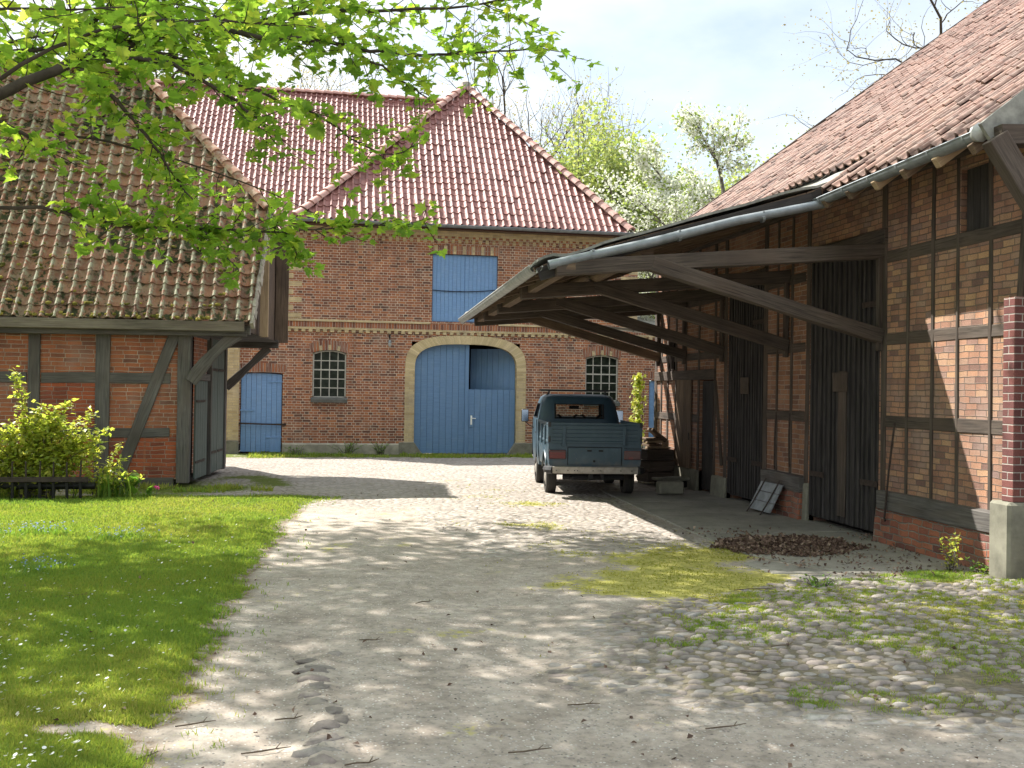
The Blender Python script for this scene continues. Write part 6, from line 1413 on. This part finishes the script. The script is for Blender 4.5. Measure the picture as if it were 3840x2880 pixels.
n = 900; x = rg.uniform(4.8, 7.3, n); y = rg.uniform(9.9, 13.8, n); k = fbm(x, y, 1.2, 88) > .50; leaves_at('fallen_leaves', x[k], y[k], .022+rg.random(k.sum())*.01, .025, .06)
n = 330; x = rg.uniform(-4, 7, n); y = samp(n, 4.8, 20, 1.4); k = (x > -.3*y) & ~((x > 4.8) & (y > 10)); x, y = x[k], y[k]; leaves_at('fallen_leaves', x, y, gz(x, y)+.012, .02, .05)
TWG = plain_mat('dead twig', (.10,.075,.055), .9, 0., .1, .4, 20.)
TWL = ['brown forked twig between the lawn edge and the raised stones, farther of two', 'short twig touching the left side of the raised stone row', 'forked twig just left of the near end of the raised stones', 'brown twig at the lawn corner below the bare patch', 'twig on the dirt just beside the nearest raised stone', 'twig lying alone on the gravel right of the raised stones', 'long twig on the gravel at the near edge of the lane', 'twig on the lane beyond the far end of the raised stones', 'long forked twig where gravel meets the nearest cobbles', 'long dark twig in the grass among the blue flowers', 'crooked twig between the nearest cobbles', 'longest twig on the moss before the concrete apron', 'twig lying across the middle of the cobbles', 'small twig on the shaded lane level with the moss patch', 'short twig on the lawn below the bare patch']
for k, (u, v, L, a) in enumerate(((-.72, 6.05, .22, .3), (-.2, 6.12, .16, .1), (-.3, 5.6, .26, .25), (-.9, 5.52, .15, .5), (.2, 5.3, .18, .1), (1.6, 6.2, .2, -.1), (1.1, 5.4, .24, .0), (.35, 7.9, .18, -.2), (2.3, 5.6, .26, .05), (-2.2, 9.6, .3, .1), (2.9, 6.6, .18, -.5), (4.2, 9.5, .5, .1), (3.4, 7.2, .22, .2), (.9, 9.3, .2, .4), (-1.7, 5.35, .16, 1.))):
    z = float(gz(u, v))+.014; c, s = math.cos(a), math.sin(a); pts = [(-L/2, 0, 0), (-L*.15, R.uniform(-.02, .02), .006), (L*.2, R.uniform(-.02, .02), .004), (L/2, R.uniform(-.03, .03), .012)]
    mb = MB(); mb.tube(pts, [.004, .005, .004, .002], 5); mb.tube([pts[2], (L*.35, .05, .015)], [.004, .002], 4)
    o = mb.build('twig', TWG); o.location = (u, v, z); o.rotation_euler = (0, 0, a); tag(o, TWL[k], 'twig', 'twigs lying about the lane')
# ------------------------------------------------------------------ shrubs and flowers
def shrub(name, base, stems, label, cat, mat, lsz, per, seed, spread=.05, bark=BARKG, tpl=DIA):
    rg = np.random.default_rng(seed); t = world_parts(empty(name, base, label, cat)); polys, lp, ln = [], [], []
    for (dx, dy, h, bend) in stems:
        p0 = np.array(base)+np.array([dx*.25, dy*.3, 0]); p1 = np.array(base)+np.array([dx, dy, h]); md = (p0+p1)/2+np.array([-dx*.25, 0, h*bend]); w_ = np.array([p0*(1-t_)**2+md*2*t_*(1-t_)+p1*t_*t_ for t_ in np.linspace(0, 1, 9)]); w_[1:-1] += rg.normal(0, .012, (7, 3))
        polys.append((w_, np.linspace(.010, .003, 9), 3)); n = int(per*h)+6; tt = np.linspace(.18, 1., n)
        q = np.stack([np.interp(tt, np.linspace(0, 1, 9), w_[:, a]) for a in range(3)], 1); lp.append(q+rg.normal(0, spread, q.shape)*(.35+.65*(1-tt[:, None]))); ln.append(np.array([0, 0, 1.])+rg.normal(0, .55, q.shape))
    lp, ln = np.concatenate(lp), np.concatenate(ln); tubes_np('stem', polys, bark, t); leafset('foliage', tpl, lp, ln, rg.uniform(lsz*.6, lsz*1.25, len(lp)), mat, t, rg); return t
sr = np.random.default_rng(9); stems = [(-.35, 0, 2.16, .1), (.30, 0, 1.56, .15), (.55, -.1, 1.68, .2), (.92, 0, 1.46, .25), (1.2, 0, 1.18, .35), (.1, 0, 1.6, .12)]
for k in range(62):
    dx = sr.uniform(-1.5, 1.1); stems.append((dx, sr.uniform(-.22, .14), sr.uniform(.5, 1.36)*(1.08-.16*abs(dx)), sr.uniform(.1, .35)))
shrub('golden_shrub', (-4.85, 18.33, 0), stems, 'bright yellow-green shrub with one tall upright shoot by the brick wall', 'shrub', LS_, .10, 120, 4, .10)
shrub('leafy_shoots', (-3.85, 18.42, 0), [(.35, 0, .95, .2), (.2, -.2, .62, .3), (.62, -.3, .48, .35), (-.1, 0, .8, .2), (.1, .1, .5, .2), (.45, -.1, .72, .25), (-.3, -.1, .7, .2), (.75, -.25, .36, .4), (-.2, -.3, .5, .3), (.3, -.35, .4, .3)], 'lighter loose leafy shoots right of the golden shrub', 'shrub', LS_, .085, 90, 6, .06)
IR = world_parts(empty('iris_clump', (-3.6, 18.3, 0), 'clump of long green strap leaves at the end of the rusty harrow', 'plant')); mb = MB()
for k in range(64):
    a = R.uniform(0, 6.28); bx, by = -3.62+R.gauss(0, .16), 18.28+R.gauss(0, .10); L = R.uniform(.3, .62); ln_ = R.uniform(.1, .75); dx, dy = math.cos(a)*ln_*L, math.sin(a)*ln_*L*.6; w_ = R.uniform(.010, .018); px, py = -math.sin(a)*w_, math.cos(a)*w_
    pp = [(bx+dx*t*t, by+dy*t*t, L*(t-.35*ln_*t*t*t)) for t in (0, .35, .7, 1.)]; ww = (1, 1, .7, .05)
    for i in range(3): mb.face([(pp[i][0]-px*ww[i], pp[i][1]-py*ww[i], pp[i][2]), (pp[i][0]+px*ww[i], pp[i][1]+py*ww[i], pp[i][2]), (pp[i+1][0]+px*ww[i+1], pp[i+1][1]+py*ww[i+1], pp[i+1][2]), (pp[i+1][0]-px*ww[i+1], pp[i+1][1]-py*ww[i+1], pp[i+1][2])])
o = mb.build('leaves', LI_, IR, smooth=True); at_ = o.data.attributes.new('rnd', 'FLOAT', 'POINT'); at_.data.foreach_set('value', np.repeat(NR.random(len(o.data.vertices)//8+1), 8)[:len(o.data.vertices)].astype(np.float32))
def broad(name, c, n, L, label, seed, mat=LI_):
    rg = np.random.default_rng(seed); e = world_parts(empty(name, c, label, 'plant')); a = rg.uniform(0, 6.28, n); nr = np.stack([np.cos(a)*.75, np.sin(a)*.75, np.full(n, .8)], 1)
    tv = [(0, 0, 0), (.22, .25, .05), (.30, .55, .06), (.16, .85, .02), (0, 1., -.06), (-.16, .85, .02), (-.30, .55, .06), (-.22, .25, .05)]
    scatter('leaves', tv, [(0, 1, 2, 3, 4), (0, 4, 5, 6, 7)], np.array(c)+np.stack([np.cos(a)*.06, np.sin(a)*.06, rg.uniform(.06, L*.8, n)], 1), rots(nr, rg.uniform(-.4, .4, n)), rg.uniform(L*.6, L, n), mat, e); return e
broad('broadleaf_plant', (-3.30, 18.35, 0), 13, .34, 'low plant with broad rounded leaves right of the strap leaf clump', 3); broad('broadleaf_plant', (-2.98, 18.25, 0), 7, .17, 'small flat broad leaves under the pink flower', 5)
PK = world_parts(empty('pink_flower', (-2.86, 18.2, 0), 'single pink flower at the front edge of the bed', 'flower')); MB().tube([(-2.86, 18.2, 0), (-2.86, 18.2, .2)], .004, 5).build('stem', M['green'], PK)
pk = np.array([-2.86, 18.2, .2])+rg.normal(0, .018, (16, 3)); leafset('bloom', BLOS, pk, rg.normal(0, 1, (16, 3)), rg.uniform(.014, .024, 16), plain_mat('pink petals', (.62,.08,.28), .7), PK, rg)
weed = lambda base, h, n, lab, seed, mat=LI_, sp=.10, lz=.05: shrub('weed', base, [(sr.normal(0, sp), sr.normal(0, sp), h*sr.uniform(.5, 1.), .1) for _ in range(n)], lab, 'weed', mat, lz, 46, seed, .03)
weed((6.82, 10.25, .0), .45, 5, 'light green sapling sprouting before the near plinth', 11, LS_, .05); weed((7.0, 9.95, 0), .2, 5, 'small weed at the foot of the concrete pillar base', 12); weed((7.3, 9.42, .05), .12, 6, 'tiny tuft of weed in front of the pillar base', 13)
weed((.55, 30.45, 0), .42, 16, 'dark bushy weed left of its twin at the barn plinth', 14, LI_, .22); weed((1.55, 30.45, 0), .40, 14, 'dark bushy weed nearer the gate at the barn plinth', 15, LI_, .2); weed((-.9, 30.5, 0), .3, 9, 'low weed at the barn plinth beside the small blue door', 16, LI_, .2)
weed((6.7, 21.3, 0), .35, 9, 'green weeds behind the stacked timber blocks', 17, LS_, .14, .07)
weed((4.9, 9.55, 0), .12, 8, 'leafy weed tuft at the corner of the concrete apron', 18, LI_, .1)
VN = world_parts(empty('climbing_vine', (7.0, 22.25, 0), 'sunlit yellow-green vine climbing the far corner of the shed', 'vine'))
vp = np.stack([6.93+rg.normal(0, .07, 420), 22.3+rg.normal(0, .06, 420), rg.uniform(.2, 2.35, 420)], 1); vp = vp[vnoise(vp[:, 2], vp[:, 2]*0, 2.6, 3) > .10]
leafset('foliage', MAPLE, vp, np.array([-.8, -.2, .5])+rg.normal(0, .4, (len(vp), 3)), rg.uniform(.06, .12, len(vp)), LS_, VN, rg); tubes_np('stem', [([(7.1, 22.25, 0), (7.02, 22.28, 1.), (7.05, 22.25, 2.4)], [.015, .01, .006], 2)], BARKG, VN)
